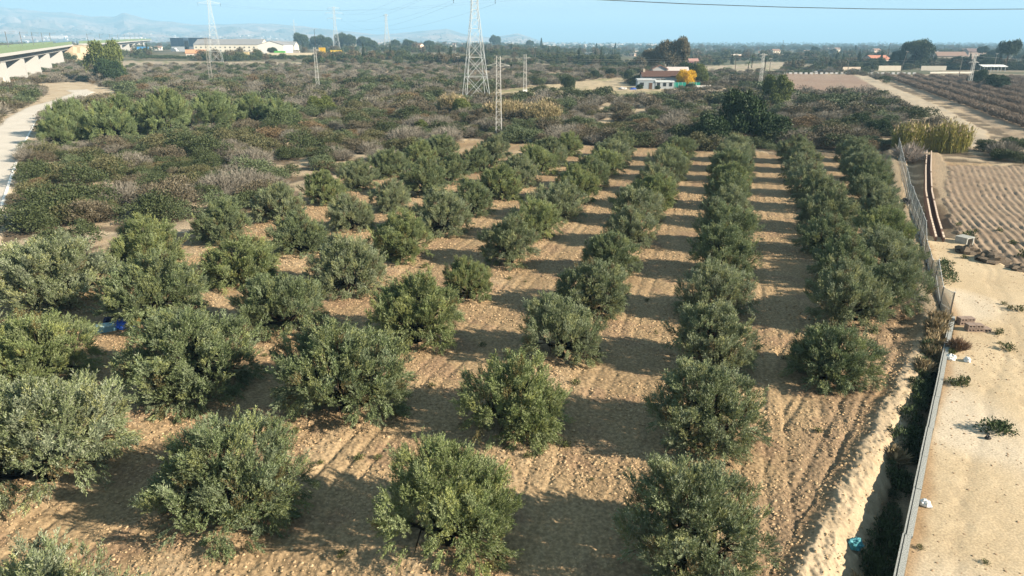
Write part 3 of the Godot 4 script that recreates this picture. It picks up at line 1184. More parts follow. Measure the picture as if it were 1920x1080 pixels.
	for i in 9:
		bush(60 + i, [[Vector3(sin(i * 2.0) * 0.15, 0.25, i * 0.5 - 2.2), Vector3(0.35, 0.3, 0.35)]], 160, 0.13, 0.03, 0.5, tm)
	single("plant_strip", tm.mesh(leaf_mat("ditch_leaf", Color.WHITE)), on(28.9, -44.6), -0.42, "narrow strip of dark green plants on the lot beside the wire fence", "plants")
	var spoil := mat("dark_spoil", Color(0.17, 0.135, 0.10), 0.98)
	grain(spoil, 1.5, 0.5, 3.0, 0.02, 4)
	for i in 3:
		var q: Array = [[33.9, -50.4, 0.85, "farthest of the three dark earth heaps along the plowed field edge"], [34.3, -48.3, 1.0, "middle one of the three dark earth heaps along the plowed field edge"], [34.9, -46.2, 0.9, "nearest of the three dark earth heaps along the plowed field edge"]][i]
		var hm := heap(70 + i, q[2], spoil)
		single("earth_heap", hm, on(q[0], q[1], -0.1), 0.4, q[3], "earth heap", "dark earth heaps at the field edge")
	# pickers' things under the olive at left
	var lb := thing("storage_box", on(-22.3, -35.9), 0.5, "pale blue plastic box on the soil under an olive at left", "box")
	var sm := MB.new()
	sm.box(Vector3(0, 0.17, 0), Vector3(0.95, 0.34, 0.55))
	part("box_body", sm.mesh(mat("pale_blue_plastic", Color(0.22, 0.42, 0.52), 0.5)), lb)
	var lid := MB.new()
	lid.box(Vector3(0, 0.36, 0), Vector3(1.0, 0.05, 0.6))
	part("box_lid", lid.mesh(mat("pale_lid", Color(0.32, 0.50, 0.58), 0.5)), lb)
	single("sack", sack(52, 0.42, mat("blue_plastic", Color(0.015, 0.07, 0.42), 0.5)), on(-21.5, -36.2, 0.1), 0.2, "bright blue plastic sack touching the pale blue box", "sack")
	single("sack", sack(53, 0.42, mat("dark_blue_plastic", Color(0.01, 0.015, 0.06), 0.6)), on(-22.5, -37.0, 0.1), 0.9, "dark navy sack behind the pale blue box under the olive", "sack")
	single("sack", sack(54, 0.48, mat("orange_plastic", Color(0.32, 0.14, 0.015), 0.6)), on(-21.2, -37.2, 0.12), 0.9, "orange sack in the shade behind the bright blue one", "sack")
	single("sack", sack(55, 0.35, mat("blue_plastic", Color.BLUE)), on(-19.3, -37.3, 0.1), 0.5, "blue sack in the shade farthest right under the olive", "sack")
	single("sack", sack(56, 0.42, mat("dark_iron", Color.BLACK)), on(37.7, -66.5, 0.25), 0.5, "black bag hanging low against the wire fence", "bag")
	# box in the scrub at left
	var gb := thing("meter_box", on(-49.6, -87.6, -0.05), 0.3, "small grey blue box standing among the shrubs at left", "box")
	var g := MB.new()
	g.box(Vector3(0, 0.45, 0), Vector3(0.8, 0.9, 0.5))
	part("box_body", g.mesh(mat("grey_blue", Color(0.14, 0.19, 0.24), 0.6)), gb)
	g = MB.new()
	g.box(Vector3(0, 0.93, 0), Vector3(0.9, 0.06, 0.6))
	part("box_top", g.mesh(concrete), gb)
	# painted line along the road
	var e := MB.new()
	for i in range(1, road_line.size() - 2):
		var p := road_line[i]
		var q := road_line[i + 1]
		var n := 8
		for k in n:
			var s := p.lerp(q, float(k) / n)
			var t := p.lerp(q, float(k + 1) / n)
			var u := (q - p).normalized()
			var r2 := Vector2(-u.y, u.x) * 2.72
			var w2 := Vector2(-u.y, u.x) * 0.14
			var A := s + r2
			var B := t + r2
			var yA := h(s.x, s.y) + 0.06
			var yB := h(t.x, t.y) + 0.06
			e.quad(v3(A - w2, yA), v3(B - w2, yB), v3(B + w2, yB), v3(A + w2, yA), Color.WHITE, Vector3.UP)
	structure("road_edge_line", e.mesh(mat("white_line", Color(0.74, 0.72, 0.68), 0.9)))
	# felled bare tree by the far end of the fence
	var bt := MB.new()
	twigs(17, 2.2, 2.6, 160, 0.03, bt)
	single("bare_tree", bt.mesh(leaf_mat("bare_wood", Color(0.30, 0.26, 0.23))), on(54.0, -96.5), 0.0, "pale leafless tree at the far end of the wire fence", "bare tree")

func sack(sd: int, r: float, m: Material) -> ArrayMesh:
	return heap(sd, r, m, 0.75)

func heap(sd: int, r: float, m: Material, tall := 0.42) -> ArrayMesh:
	rng.seed = sd
	var f := FastNoiseLite.new()
	f.seed = sd
	f.frequency = 0.9
	var b := MB.new()
	var n := 14
	for j in 6:
		for i in n:
			var c := []
			for k in [[j, i], [j + 1, i], [j + 1, i + 1], [j, i + 1]]:
				var la: float = PI * 0.5 * k[0] / 6.0
				var lo: float = TAU * (k[1] % n) / n
				var dv := Vector3(cos(la) * cos(lo), sin(la), cos(la) * sin(lo))
				var q := 1.0 + 0.55 * f.get_noise_3d(dv.x * 1.6, dv.y * 1.6, dv.z * 1.6)
				c.append(Vector3(dv.x * r * 1.25, dv.y * r * tall * 1.6, dv.z * r) * q)
			b.quad(c[0], c[1], c[2], c[3], Color.WHITE, (c[0] as Vector3) + Vector3(0, 0.05, 0))
	return b.mesh(m)


# ------------------------------------------------------------------ pylons, poles and cables
# A lattice mast; arms are [height, half length]. Returns the thing; arm tips are where cables hang.
func lattice(called: String, x: float, z: float, turn: float, tall: float, w0: float, w1: float, arms: Array, thick: float, label: String, m: Material, waist := 0.0) -> Node3D:
	var o := thing(called, on(x, z), turn, label, "pylon" if called == "pylon" else "lattice pole", "electricity pylons" if called == "pylon" else "lattice power poles")
	var half := func(y: float) -> float:
		var k := y / tall
		if waist > 0.0:
			return 0.5 * (lerpf(w0, w1, k / waist) if k < waist else lerpf(w1, w1 * 0.8, (k - waist) / (1.0 - waist)))
		return 0.5 * lerpf(w0, w1, k)
	var levels := [0.0]
	while levels[-1] < tall - 0.4:
		levels.append(minf(tall, levels[-1] + maxf(0.7, 2.0 * (half.call(levels[-1]) as float) * 0.95)))
	for sx: float in [-1.0, 1.0]:
		for sz: float in [-1.0, 1.0]:
			var leg := MB.new()
			for i in levels.size() - 1:
				var a: float = half.call(levels[i])
				var b: float = half.call(levels[i + 1])
				leg.bar(Vector3(sx * a, levels[i], sz * a), Vector3(sx * b, levels[i + 1], sz * b), thick)
			part("leg", leg.mesh(m), o)
	var br := MB.new()
	for i in levels.size() - 1:
		var a: float = half.call(levels[i])
		var b: float = half.call(levels[i + 1])
		for s in 4:
			var c0 := Basis(Vector3.UP, s * PI / 2.0)
			br.bar(c0 * Vector3(-a, levels[i], a), c0 * Vector3(b, levels[i + 1], b), thick * 0.62)
			if w0 > 2.0:
				br.bar(c0 * Vector3(a, levels[i], a), c0 * Vector3(-b, levels[i + 1], b), thick * 0.62)
			if i % 2 == 1 or w0 > 2.0:
				br.bar(c0 * Vector3(-a, levels[i], a), c0 * Vector3(a, levels[i], a), thick * 0.62)
	part("bracing", br.mesh(m), o)
	for ar in arms:
		var am := MB.new()
		var y: float = ar[0]
		var l: float = ar[1]
		var q: float = half.call(minf(y, tall))
		for s: float in [-1.0, 1.0]:
			am.bar(Vector3(s * q, y + l * 0.16, -q), Vector3(s * l, y, 0), thick * 0.8)
			am.bar(Vector3(s * q, y + l * 0.16, q), Vector3(s * l, y, 0), thick * 0.8)
			am.bar(Vector3(s * q, y - 0.1, -q), Vector3(s * l, y, 0), thick * 0.8)
			am.bar(Vector3(s * q, y - 0.1, q), Vector3(s * l, y, 0), thick * 0.8)
		part("cross_arm", am.mesh(m), o)
		for s in ([-1.0, 0.0, 1.0] if w0 < 2.0 else [-1.0, 1.0]):
			var ins := MB.new()
			var dn := 0.45 if w0 < 2.0 else 1.8
			for k in 4:
				ins.tube(Vector3(s * l, y - dn * k / 4.0, 0), Vector3(s * l, y - dn * (k + 0.7) / 4.0, 0), 0.07 + 0.05 * minf(1.0, w0 / 4.0), 0.05, 6)
			part("insulator", ins.mesh(mat("insulator", Color(0.55, 0.55, 0.5), 0.4)), o)
	return o

func cable(a: Vector3, b: Vector3, sag: float, r: float, label: String, m: Material) -> void:
	var mb := MB.new()
	var n := 24
	var last := a
	for i in n:
		var t := float(i + 1) / n
		var p := a.lerp(b, t) - Vector3(0, sag * 4.0 * t * (1.0 - t), 0)
		mb.tube(last, p, r, r, 4)
		last = p
	single("power_cable", mb.mesh(m), Vector3.ZERO, 0.0, label, "cable", "overhead power cables")

func pole(x: float, z: float, tall: float, lean: float, label: String, m: Material, arm := 0.9) -> void:
	var o := thing("utility_pole", on(x, z), 0.3, label, "pole", "plain utility poles")
	o.rotation.z = lean
	var b := MB.new()
	b.tube(Vector3(0, -0.3, 0), Vector3(0, tall, 0), 0.17, 0.11, 7)
	part("shaft", b.mesh(m), o)
	b = MB.new()
	b.bar(Vector3(-arm, tall - 0.35, 0), Vector3(arm, tall - 0.35, 0), 0.1)
	part("cross_arm", b.mesh(m), o)
	for s: float in [-0.9, 0.0, 0.9]:
		b = MB.new()
		b.tube(Vector3(s * arm, tall - 0.3, 0), Vector3(s * arm, tall - 0.05, 0), 0.06, 0.04, 5)
		part("insulator", b.mesh(mat("insulator", Color.WHITE)), o)

func build_power() -> void:
	var steel := mat("pylon_steel", Color(0.42, 0.45, 0.46), 0.55, false, 0.3)
	var wire := mat("cable", Color(0.22, 0.23, 0.24), 0.6)
	var big := [[26.5, 5.6], [31.5, 4.8], [36.0, 4.0]]
	lattice("pylon", -9.9, -200.5, 0.25, 38.0, 6.6, 1.7, big, 0.11, "largest steel pylon, standing before the sandy field, its top out of frame", steel, 0.62)
	lattice("pylon", -178.0, -446.0, 0.5, 48.0, 7.0, 1.8, [[33.5, 6.2], [38.5, 5.6], [43.5, 5.0]], 0.085, "tall steel pylon at left in front of the white warehouse", steel, 0.6)
	lattice("pylon", -162.5, -690.0, 0.3, 40.0, 7.0, 1.9, [[30.0, 6.5], [34.5, 8.0], [38.8, 5.5]], 0.14, "hazy pylon with wide arms between the warehouse and largest pylon", steel, 0.6)
	lattice("pylon", -147.1, -880.0, 0.3, 40.0, 8.0, 2.4, [[38.5, 3.0]], 0.22, "hazy armless pylon just left of the largest pylon", steel, 0.7)
	lattice("pylon", -435.0, -1500.0, 0.3, 52.0, 8.0, 2.2, [[44.0, 7.0]], 0.24, "faintest and most distant pylon above the warehouse yard", steel, 0.6)
	var pale := mat("pale_steel", Color(0.50, 0.50, 0.48), 0.6, false, 0.2)
	var arm12 := [[11.6, 1.9]]
	lattice("lattice_pole", -2.2, -119.6, 0.1, 13.4, 0.95, 0.62, arm12, 0.045, "nearest lattice pole, just behind the grove left of centre", pale)
	var lw := lattice("lattice_pole", -61.6, -232.3, 0.2, 13.6, 1.0, 0.65, [[12.6, 1.6]], 0.05, "lattice pole standing on a white concrete foot in the grey scrub", pale)
	var fm := MB.new()
	fm.box(Vector3(0, 0.7, 0), Vector3(1.35, 1.9, 1.35))
	part("concrete_foot", fm.mesh(mat("white_concrete", Color(0.58, 0.58, 0.57), 0.9)), lw)
	lattice("lattice_pole", -112.7, -274.9, 0.2, 16.3, 1.1, 0.7, [[14.0, 2.2], [15.6, 2.2]], 0.065, "two armed lattice pole left in the scrub below the warehouse", mat("dull_steel", Color(0.25, 0.24, 0.22), 0.7))
	var l4 := lattice("lattice_pole", 4.0, -225.5, 0.1, 11.6, 1.0, 0.65, [[10.6, 1.6]], 0.05, "lattice pole on the sandy field right of the largest pylon", pale)
	fm = MB.new()
	fm.box(Vector3(0, 0.4, 0), Vector3(1.3, 1.6, 1.3))
	part("concrete_foot", fm.mesh(mat("white_concrete", Color.WHITE)), l4)
	lattice("lattice_pole", 91.8, -270.9, 0.1, 11.5, 1.0, 0.65, [[10.6, 1.6]], 0.055, "lattice pole right of the yellow mimosa tree", pale)
	lattice("lattice_pole", 170.1, -272.4, 0.1, 10.8, 1.0, 0.6, [[8.0, 2.0], [10.3, 1.5]], 0.06, "lattice pole at far right beside the bare orchard", pale)
	var wood := mat("weathered_wood", Color(0.30, 0.27, 0.24), 0.95)
	var cpole := mat("concrete_pole", Color(0.42, 0.42, 0.41), 0.9)
	var ps := [[13.9, -437.5, 10.2, 0.0, "concrete pole on the plain just right of the largest pylon"], [59.4, -611.2, 11.0, 0.0, "pole on the plain beyond the sandy field, left of two"], [88.5, -646.9, 12.5, 0.0, "pole on the plain beyond the sandy field, right of two"], [130.0, -518.9, 9.5, 0.0, "pole right of the pink house and eucalyptus"], [192.4, -364.9, 11.5, -0.20, "leaning pale pole in front of the largest pine"], [262.0, -520.0, 15.0, -0.16, "dark leaning pole on the skyline left of the largest pine"], [233.0, -640.0, 17.0, 0.03, "tall thin pole on the skyline left of the dark leaning pole"], [103.0, -340.0, 10.5, 0.04, "thin pole left of the bare brown field"], [123.0, -352.0, 8.0, 0.0, "short pole at the top left corner of the bare brown field"], [180.0, -395.0, 9.0, 0.03, "pole beside the cream walls left of the leaning pale pole"], [214.0, -352.0, 9.0, 0.0, "pole behind the orchard right of the leaning pale pole"], [268.0, -410.0, 9.5, 0.02, "pole next to the white pergola at far right"], [-138.4, -525.0, 19.0, 0.0, "tall thin dark pole rising behind the machinery yard"], [-24.0, -330.0, 8.5, 0.0, "thin pole on the grey flat left of the largest pylon"]]
	for i in ps.size():
		var p: Array = ps[i]
		pole(p[0], p[1], p[2], p[3], p[4], wood if i in [5, 6, 7, 12] else cpole)
	# cables
	var names := ["lowest left", "lowest right", "middle left", "middle right", "upper left", "upper right"]
	for k in 3:
		for s in 2:
			var sg := -1.0 if s == 0 else 1.0
			var from := Vector3(-9.9 + sg * (big[k][1] as float), big[k][0] - 1.8, -200.5)
			var to := Vector3(-162.5 + sg * ([6.5, 8.0, 5.5][k] as float), 6.0 + ([30.0, 34.5, 38.8][k] as float) - 1.8, -690.0)
			cable(from, to, 7.5, 0.014, "%s cable from the largest pylon to the hazy wide armed pylon" % names[k * 2 + s], wire)
			var to2 := Vector3(-178.0 + sg * 5.6, 3.0 + ([33.5, 38.5, 43.5][k] as float), -446.0)
			cable(to2, Vector3(60.0 + sg * 5.0, 36.0 + k * 5.0, -240.0), 7.0, 0.012, "%s cable from the tall left pylon across the sky" % names[k * 2 + s], wire)
	cable(Vector3(4.0, 10.5, -225.5), Vector3(91.8, 10.7, -270.9), 1.6, 0.035, "front cable from the sandy field pole to the mimosa pole", mat("pale_cable", Color(0.45, 0.46, 0.47), 0.5))
	cable(Vector3(2.4, 10.9, -226.5), Vector3(90.2, 11.0, -272.0), 1.3, 0.035, "rear cable from the sandy field pole to the mimosa pole", mat("pale_cable", Color.WHITE))
	cable(Vector3(91.8, 10.7, -270.9), Vector3(170.1, 9.8, -272.4), 1.5, 0.035, "cable from the mimosa pole to the far right lattice pole", mat("pale_cable", Color.WHITE))
	cable(Vector3(170.1, 10.3, -272.4), Vector3(262.0, 10.0, -300.0), 1.5, 0.035, "cable leaving the far right lattice pole out of frame", mat("pale_cable", Color.WHITE))
	cable(Vector3(170.1, 8.0, -272.4), Vector3(130.0, 9.2, -430.0), 2.0, 0.035, "cable from the far right lattice pole towards the cream walls", mat("pale_cable", Color.WHITE))
	cable(Vector3(13.9, 9.8, -437.5), Vector3(130.0, 9.2, -518.9), 2.0, 0.045, "cable on the plain towards the pole by the pink house", mat("pale_cable", Color.WHITE))
	cable(Vector3(-70.0, 24.8, -50.0), Vector3(160.0, 27.0, -105.0), 7.7, 0.03, "thick dark cable crossing the sky at upper right", wire)


# ------------------------------------------------------------------ buildings
func colour_mat(c: Color, rough := 0.9) -> StandardMaterial3D:
	return mat("paint_%d_%d_%d" % [int(c.r * 1000), int(c.g * 1000), int(c.b * 1000)], c, rough)

# Walls w by d by tall, front at +z; roof "flat" or "gable" with its ridge along x.
func house(called: String, x: float, z: float, turn: float, w: float, d: float, tall: float, roof: String, wall: Color, tiles: Color, label: String, category: String, group := "", windows := 3, door := true) -> Node3D:
	var o := thing(called, on(x, z), turn, label, category, group)
	var m := MB.new()
	m.box(Vector3(0, tall * 0.5 - 0.4, 0), Vector3(w, tall + 0.8, d))
	var rm := MB.new()
	if roof == "gable":
		var up := minf(d, w) * (0.15 if called == "warehouse" else 0.24)
		var e := 0.35
		for s: float in [-1.0, 1.0]:
			m.tri(Vector3(s * w * 0.5, tall, -d * 0.5), Vector3(s * w * 0.5, tall + up, 0), Vector3(s * w * 0.5, tall, d * 0.5), Color.WHITE, Vector3(s, 0, 0))
			var a := Vector3(-w * 0.5 - e, tall - up * e / d * 2.0 + 0.03, s * (d * 0.5 + e))
			var b := Vector3(w * 0.5 + e, a.y, a.z)
			var c := Vector3(b.x, tall + up + 0.03, 0)
			var f := Vector3(a.x, c.y, 0)
			rm.quad(a, b, c, f, Color.WHITE, Vector3.UP)
			var dn := Vector3(0, -0.22, 0)
			rm.quad(a, b, b + dn, a + dn, Color.WHITE, Vector3(0, 0, s))
			for q in [[a, f], [b, c]]:
				rm.quad(q[0], q[1], q[1] + dn, q[0] + dn, Color.WHITE, Vector3((q[0] as Vector3).x, 0, 0))
	else:
		rm.box(Vector3(0, tall + 0.12, 0), Vector3(w + 0.3, 0.24, d + 0.3))
		for s: float in [-1.0, 1.0]:
			rm.box(Vector3(0, tall + 0.36, s * d * 0.5), Vector3(w + 0.3, 0.24, 0.25))
			rm.box(Vector3(s * w * 0.5, tall + 0.36, 0), Vector3(0.25, 0.24, d - 0.25))
	part("wall", m.mesh(colour_mat(wall)), o)
	part("roof", rm.mesh(colour_mat(tiles)), o)
	var glass := mat("window_dark", Color(0.03, 0.035, 0.04), 0.25)
	var storeys := maxi(1, int(tall / 2.9))
	for s in storeys:
		for i in windows:
			var wx := w * ((i + 0.5) / windows - 0.5)
			if door and s == 0 and i == windows / 2:
				var dm := MB.new()
				dm.box(Vector3(wx, 1.05, d * 0.5 + 0.03), Vector3(1.1, 2.1, 0.08))
				part("door", dm.mesh(mat("door_brown", Color(0.10, 0.06, 0.04), 0.7)), o)
				continue
			var wm := MB.new()
			wm.box(Vector3(wx, s * 2.9 + 1.6, d * 0.5 + 0.02), Vector3(minf(1.3, w / windows * 0.5), 1.2, 0.08))
			part("window", wm.mesh(glass), o)
	return o

func build_places() -> void:
	var white := Color(0.40, 0.40, 0.40)
	var cream := Color(0.52, 0.49, 0.42)
	var tile := Color(0.23, 0.115, 0.075)
	# --- viaduct
	var conc := mat("viaduct_concrete", Color(0.30, 0.30, 0.295), 0.9)
	grain(conc, 6.0, 0.75, 0.0, 0.02, 33)
	var pier_mat := mat("pier_concrete", Color(0.47, 0.47, 0.46), 0.9)
	grain(pier_mat, 5.0, 0.75, 0.0, 0.02, 34)
	var dark := mat("mast_steel", Color(0.12, 0.13, 0.14), 0.6)
	var spans := [
		[Vector3(-128.0, 10.3, -152.0), Vector3(-288.0, 13.4, -478.0), [-1.0, 0.30, 0.42, 0.54, 0.66, 0.84], "near stretch of the concrete railway viaduct with green barrier at far left"],
		[Vector3(-312.0, 13.9, -548.0), Vector3(-600.0, 19.0, -1230.0), [0.30, 0.42, 0.54, 0.66, 0.78], "far stretch of the concrete railway viaduct beyond the earth bank"],
	]
	for si in spans.size():
		var sp: Array = spans[si]
		var a: Vector3 = sp[0]
		var b: Vector3 = sp[1]
		var o := thing("railway_viaduct", Vector3(a.x, 0, a.z), 0.0, sp[3], "viaduct", "stretches of the railway viaduct")
		var u := (b - a).normalized()
		var flat := Vector3(u.x, 0, u.z).normalized()
		var r := Vector3(-flat.z, 0, flat.x)
		var org := Vector3(a.x, 0, a.z)
		var A := a - org
		var B := b - org
		var m := MB.new()
		m.bar(A, B, 11.0, 0.7)
		part("deck", m.mesh(pier_mat), o)
		m = MB.new()
		m.bar(A - Vector3(0, 1.45, 0), B - Vector3(0, 1.45, 0), 6.4, 2.2)
		part("girder", m.mesh(conc), o)
		for s: float in [-1.0, 1.0]:
			m = MB.new()
			m.bar(A + r * s * 5.62 + Vector3(0, 0.05, 0), B + r * s * 5.62 + Vector3(0, 0.05, 0), 0.22, 1.0)
			part("edge_beam", m.mesh(pier_mat), o)
			var n := int(a.distance_to(b) / 12.0)
			for k in n:
				m = MB.new()
				var p0 := A.lerp(B, float(k) / n) + r * s * 5.2 + Vector3(0, 1.3, 0)
				var p1 := A.lerp(B, (k + 0.97) / n) + r * s * 5.2 + Vector3(0, 1.3, 0)
				m.bar(p0, p1, 0.15, 1.9)
				part("barrier_panel", m.mesh(mat("green_barrier", Color(0.135, 0.19, 0.115), 0.8)), o)
		for t in sp[2]:
			if (t as float) < 0.0:
				continue
			var c := A.lerp(B, t)
			m = MB.new()
			# a wall pier, wider at the foot
			for q in 1:
				var top := c.y - 2.6
				var P := func(sx: float, sz: float, y: float) -> Vector3:
					var wdt := 3.9 if y > 0.0 else 4.3
					return c * Vector3(1, 0, 1) + r * sx * wdt + flat * sz * (1.3 if y > 0.0 else 1.7) + Vector3(0, y, 0)
				var yb := -3.0
				var cs := [[-1.0, -1.0], [1.0, -1.0], [1.0, 1.0], [-1.0, 1.0]]
				for i in 4:
					var j := (i + 1) % 4
					m.quad(P.call(cs[i][0], cs[i][1], yb), P.call(cs[j][0], cs[j][1], yb), P.call(cs[j][0], cs[j][1], top), P.call(cs[i][0], cs[i][1], top), Color.WHITE, r * (cs[i][0] + cs[j][0]) + flat * (cs[i][1] + cs[j][1]))
				m.quad(P.call(-1.0, -1.0, top), P.call(1.0, -1.0, top), P.call(1.0, 1.0, top), P.call(-1.0, 1.0, top), Color.WHITE, Vector3.UP)
			part("pier", m.mesh(pier_mat), o)
		if si == 0:
			m = MB.new()
			m.bar(B - flat * 4.0 - Vector3(0, 5.2, 0), B + flat * 6.0 - Vector3(0, 5.2, 0), 13.0, 9.0)
			part("abutment", m.mesh(pier_mat), o)
			# painted scrawls on the lower walls
			for g in 2:
				m = MB.new()
				var at := B - flat * 4.06 + Vector3(0, [-7.2, -6.2][g], 0)
				for k in 9:
					var gx := lerpf([-6.0, 0.8][g], [0.4, 5.8][g], k / 8.0)
					var yy := sin(k * 2.1 + g) * 0.5
					m.box(at + r * gx + Vector3(0, yy, 0), Vector3(0.05, 1.3 + 0.6 * sin(k * 1.7), 0.55), Color.WHITE, Basis(flat, Vector3.UP, flat.cross(Vector3.UP)).rotated(flat, sin(k * 2.9) * 0.6))
				part("graffiti", m.mesh(mat(["blue_paint", "orange_paint"][g], [Color(0.06, 0.16, 0.42), Color(0.48, 0.20, 0.08)][g], 0.8)), o)
		for k in 9:
			m = MB.new()
			var foot := A.lerp(B, (k + 0.5) / 9.0) - r * 4.2
			m.bar(foot, foot + Vector3(0, 7.6, 0), 0.2)
			m.bar(foot + Vector3(0, 7.2, 0), foot + r * 3.4 + Vector3(0, 7.5, 0), 0.08)
			m.bar(foot + Vector3(0, 6.6, 0), foot + r * 3.2 + Vector3(0, 7.0, 0), 0.07)
			part("overhead_mast", m.mesh(dark), o)
	# earth bank between the two stretches
	var eb := MB.new()
	var f: FastNoiseLite = nz.mid
	var A2 := Vector3(-284.0, 0, -474.0)
	var B2 := Vector3(-322.0, 0, -566.0)
	var u2 := (B2 - A2).normalized()
	var r2 := Vector3(-u2.z, 0, u2.x)
	var grid := []
	for i in 31:
		var line := []
		for j in 29:
			var s := (j / 28.0 - 0.5) * 56.0
			var t := lerpf(-12.0, A2.distance_to(B2) + 12.0, i / 30.0)
			var p := A2 + u2 * t + r2 * s
			var top := 13.6 * (1.0 - smoothstep(6.0, 26.0, absf(s) + 2.0 * f.get_noise_2d(p.x * 0.6, p.z * 0.6))) * smoothstep(-12.0, 3.0, t) * (1.0 - smoothstep(A2.distance_to(B2) - 2.0, A2.distance_to(B2) + 12.0, t))
			p.y = rise(p.x, p.z) * (1.0 - top / 14.0) - 0.6 + top + 0.8 * f.get_noise_2d(p.x, p.z)
			line.append(p)
		grid.append(line)
	for i in 30:
		for j in 28:
			var k := clampf(0.5 + f.get_noise_2d((grid[i][j] as Vector3).x * 1.4, (grid[i][j] as Vector3).z * 1.4) * 1.3, 0.0, 1.0)
			eb.quad(grid[i][j], grid[i + 1][j], grid[i + 1][j + 1], grid[i][j + 1], Color(0.42, 0.33, 0.235).lerp(Color(0.25, 0.21, 0.14), k), Vector3.UP)
	structure("earth_bank", eb.mesh(mat("bank_earth", Color.WHITE, 0.95, true)))
	# --- warehouses and yard
	var w1 := house("warehouse", -281.0, -748.0, 0.10, 64.0, 34.0, 7.2, "gable", cream, Color(0.21, 0.21, 0.215), "long cream warehouse with a row of small windows and grey roof", "warehouse", "", 14, false)
	var strip := MB.new()
	strip.box(Vector3(0, 0.9, 17.03), Vector3(60, 0.5, 0.1))
	part("plinth_band", strip.mesh(colour_mat(Color(0.38, 0.35, 0.29))), w1)
	house("warehouse", -212.0, -668.0, PI / 2.0 + 0.12, 46.0, 22.0, 7.5, "gable", Color(0.54, 0.53, 0.50), Color(0.22, 0.22, 0.23), "white gabled warehouse at the right end of the cream one", "warehouse", "", 5, true)
	house("warehouse", -318.0, -905.0, 0.1, 110.0, 30.0, 6.0, "gable", Color(0.5, 0.46, 0.4), Color(0.22, 0.22, 0.225), "wide grey roofed warehouse behind the long cream one", "warehouse", "", 12, false)
	var navy := Color(0.022, 0.045, 0.075)
	for i in 2:
		var gx: float = [-352.0, -330.0][i]
		var o := thing("office_block", on(gx, -790.0), 0.1, ["left and lower of the two dark clad office blocks beside the warehouse", "right and larger of the two dark clad office blocks beside the warehouse"][i], "office block", "dark office blocks")
		var wdt: float = [13.0, 19.0][i]
		var m := MB.new()
		m.box(Vector3(0, 2.2, 0), Vector3(wdt, 6.0, 14.0))
		part("base_wall", m.mesh(colour_mat([Color(0.30, 0.33, 0.36), Color(0.13, 0.15, 0.18)][i])), o)
		m = MB.new()
		m.box(Vector3(0, 9.4, 0.2), Vector3(wdt + 0.4, 8.4, 14.4))
		part("dark_cladding", m.mesh(colour_mat(navy, 0.4)), o)
		for k in 5:
			m = MB.new()
			m.box(Vector3(wdt * (k / 4.0 - 0.5) * 0.96, 9.4, 7.45), Vector3(0.14, 8.4, 0.1))
			part("cladding_rib", m.mesh(colour_mat(Color(0.05, 0.08, 0.12), 0.4)), o)
	house("hut", -222.0, -522.0, 0.35, 13.0, 9.0, 3.4, "gable", Color(0.40, 0.36, 0.33), Color(0.42, 0.22, 0.13), "small hut with an orange tiled roof before the dark office blocks", "hut", "", 2, true)
	house("kiosk", -392.0, -790.0, 0.1, 9.5, 6.0, 4.4, "flat", Color(0.05, 0.25, 0.55), Color(0.08, 0.30, 0.60), "bright blue kiosk under the far end of the viaduct", "kiosk", "", 2, true)
	van(-338.0, -745.0, 1.2, "white van parked before the dark office blocks")
	var yw := thing("yard_wall", on(-149.0, -551.0), 0.0, "long cream wall in front of the machinery yard", "wall")
	for k in 12:
		var m := MB.new()
		m.box(Vector3(-33.0 + (k + 0.5) * 5.6, 1.1, 0), Vector3(5.5, 2.9, 0.3))
		part("wall_panel", m.mesh(colour_mat(Color(0.55, 0.48, 0.36))), yw)
	var gear := [[-175.5, -562.0, 8.0, 3.6, Color(0.07, 0.30, 0.05), "green skip container behind the yard wall"], [-143.0, -560.0, 4.6, 6.0, Color(0.50, 0.32, 0.03), "taller yellow machine behind the yard wall"], [-132.0, -558.0, 8.5, 4.2, Color(0.52, 0.36, 0.06), "wider yellow machine behind the yard wall"], [-192.0, -560.0, 6.0, 3.6, Color(0.36, 0.21, 0.14), "reddish brown container at the left end of the yard"], [-199.0, -556.0, 4.0, 3.0, Color(0.45, 0.36, 0.20), "ochre container next to the reddish brown one"], [-120.0, -556.0, 3.0, 3.2, Color(0.5, 0.36, 0.08), "small yellow machine at the right end of the yard"], [-164.0, -566.0, 4.5, 3.4, Color(0.34, 0.30, 0.27), "grey container right of the green skip"]]
	for q in gear:
		var o := thing("container", on(q[0], q[1]), 0.15, q[5], "container", "machines and containers in the yard")
		var m := MB.new()
		m.box(Vector3(0, (q[3] as float) * 0.5, 0), Vector3(q[2], q[3], 3.0))
		part("body", m.mesh(colour_mat(q[4])), o)
		for k in 5:
			m = MB.new()
			m.box(Vector3((q[2] as float) * ((k + 0.5) / 5.0 - 0.5), (q[3] as float) * 0.5, 1.53), Vector3(0.16, (q[3] as float) * 0.96, 0.1))
			part("rib", m.mesh(colour_mat((q[4] as Color) * 0.8)), o)
	# --- farmhouse
	var fh := house("farmhouse", 55.0, -268.0, -0.06, 15.5, 7.0, 3.4, "gable", white, Color(0.085, 0.047, 0.037), "white farmhouse with a reddish brown tiled roof among trees", "farmhouse", "", 4, true)
	var ch := MB.new()
	ch.box(Vector3(-7.0, 5.0, 0.6), Vector3(0.7, 1.5, 0.7))
	part("chimney", ch.mesh(colour_mat(Color(0.45, 0.38, 0.3))), fh)
	house("farm_building", 55.5, -278.0, 1.5, 6.0, 5.5, 5.6, "gable", white, Color(0.30, 0.16, 0.11), "white gabled farm building rising behind the farmhouse roof", "farm building", "", 1, false)
	house("farm_building", 62.5, -279.0, -0.05, 7.5, 6.0, 4.6, "gable", Color(0.5, 0.48, 0.44), Color(0.42, 0.38, 0.36), "pale roofed farm building at the right behind the farmhouse", "farm building", "", 2, false)
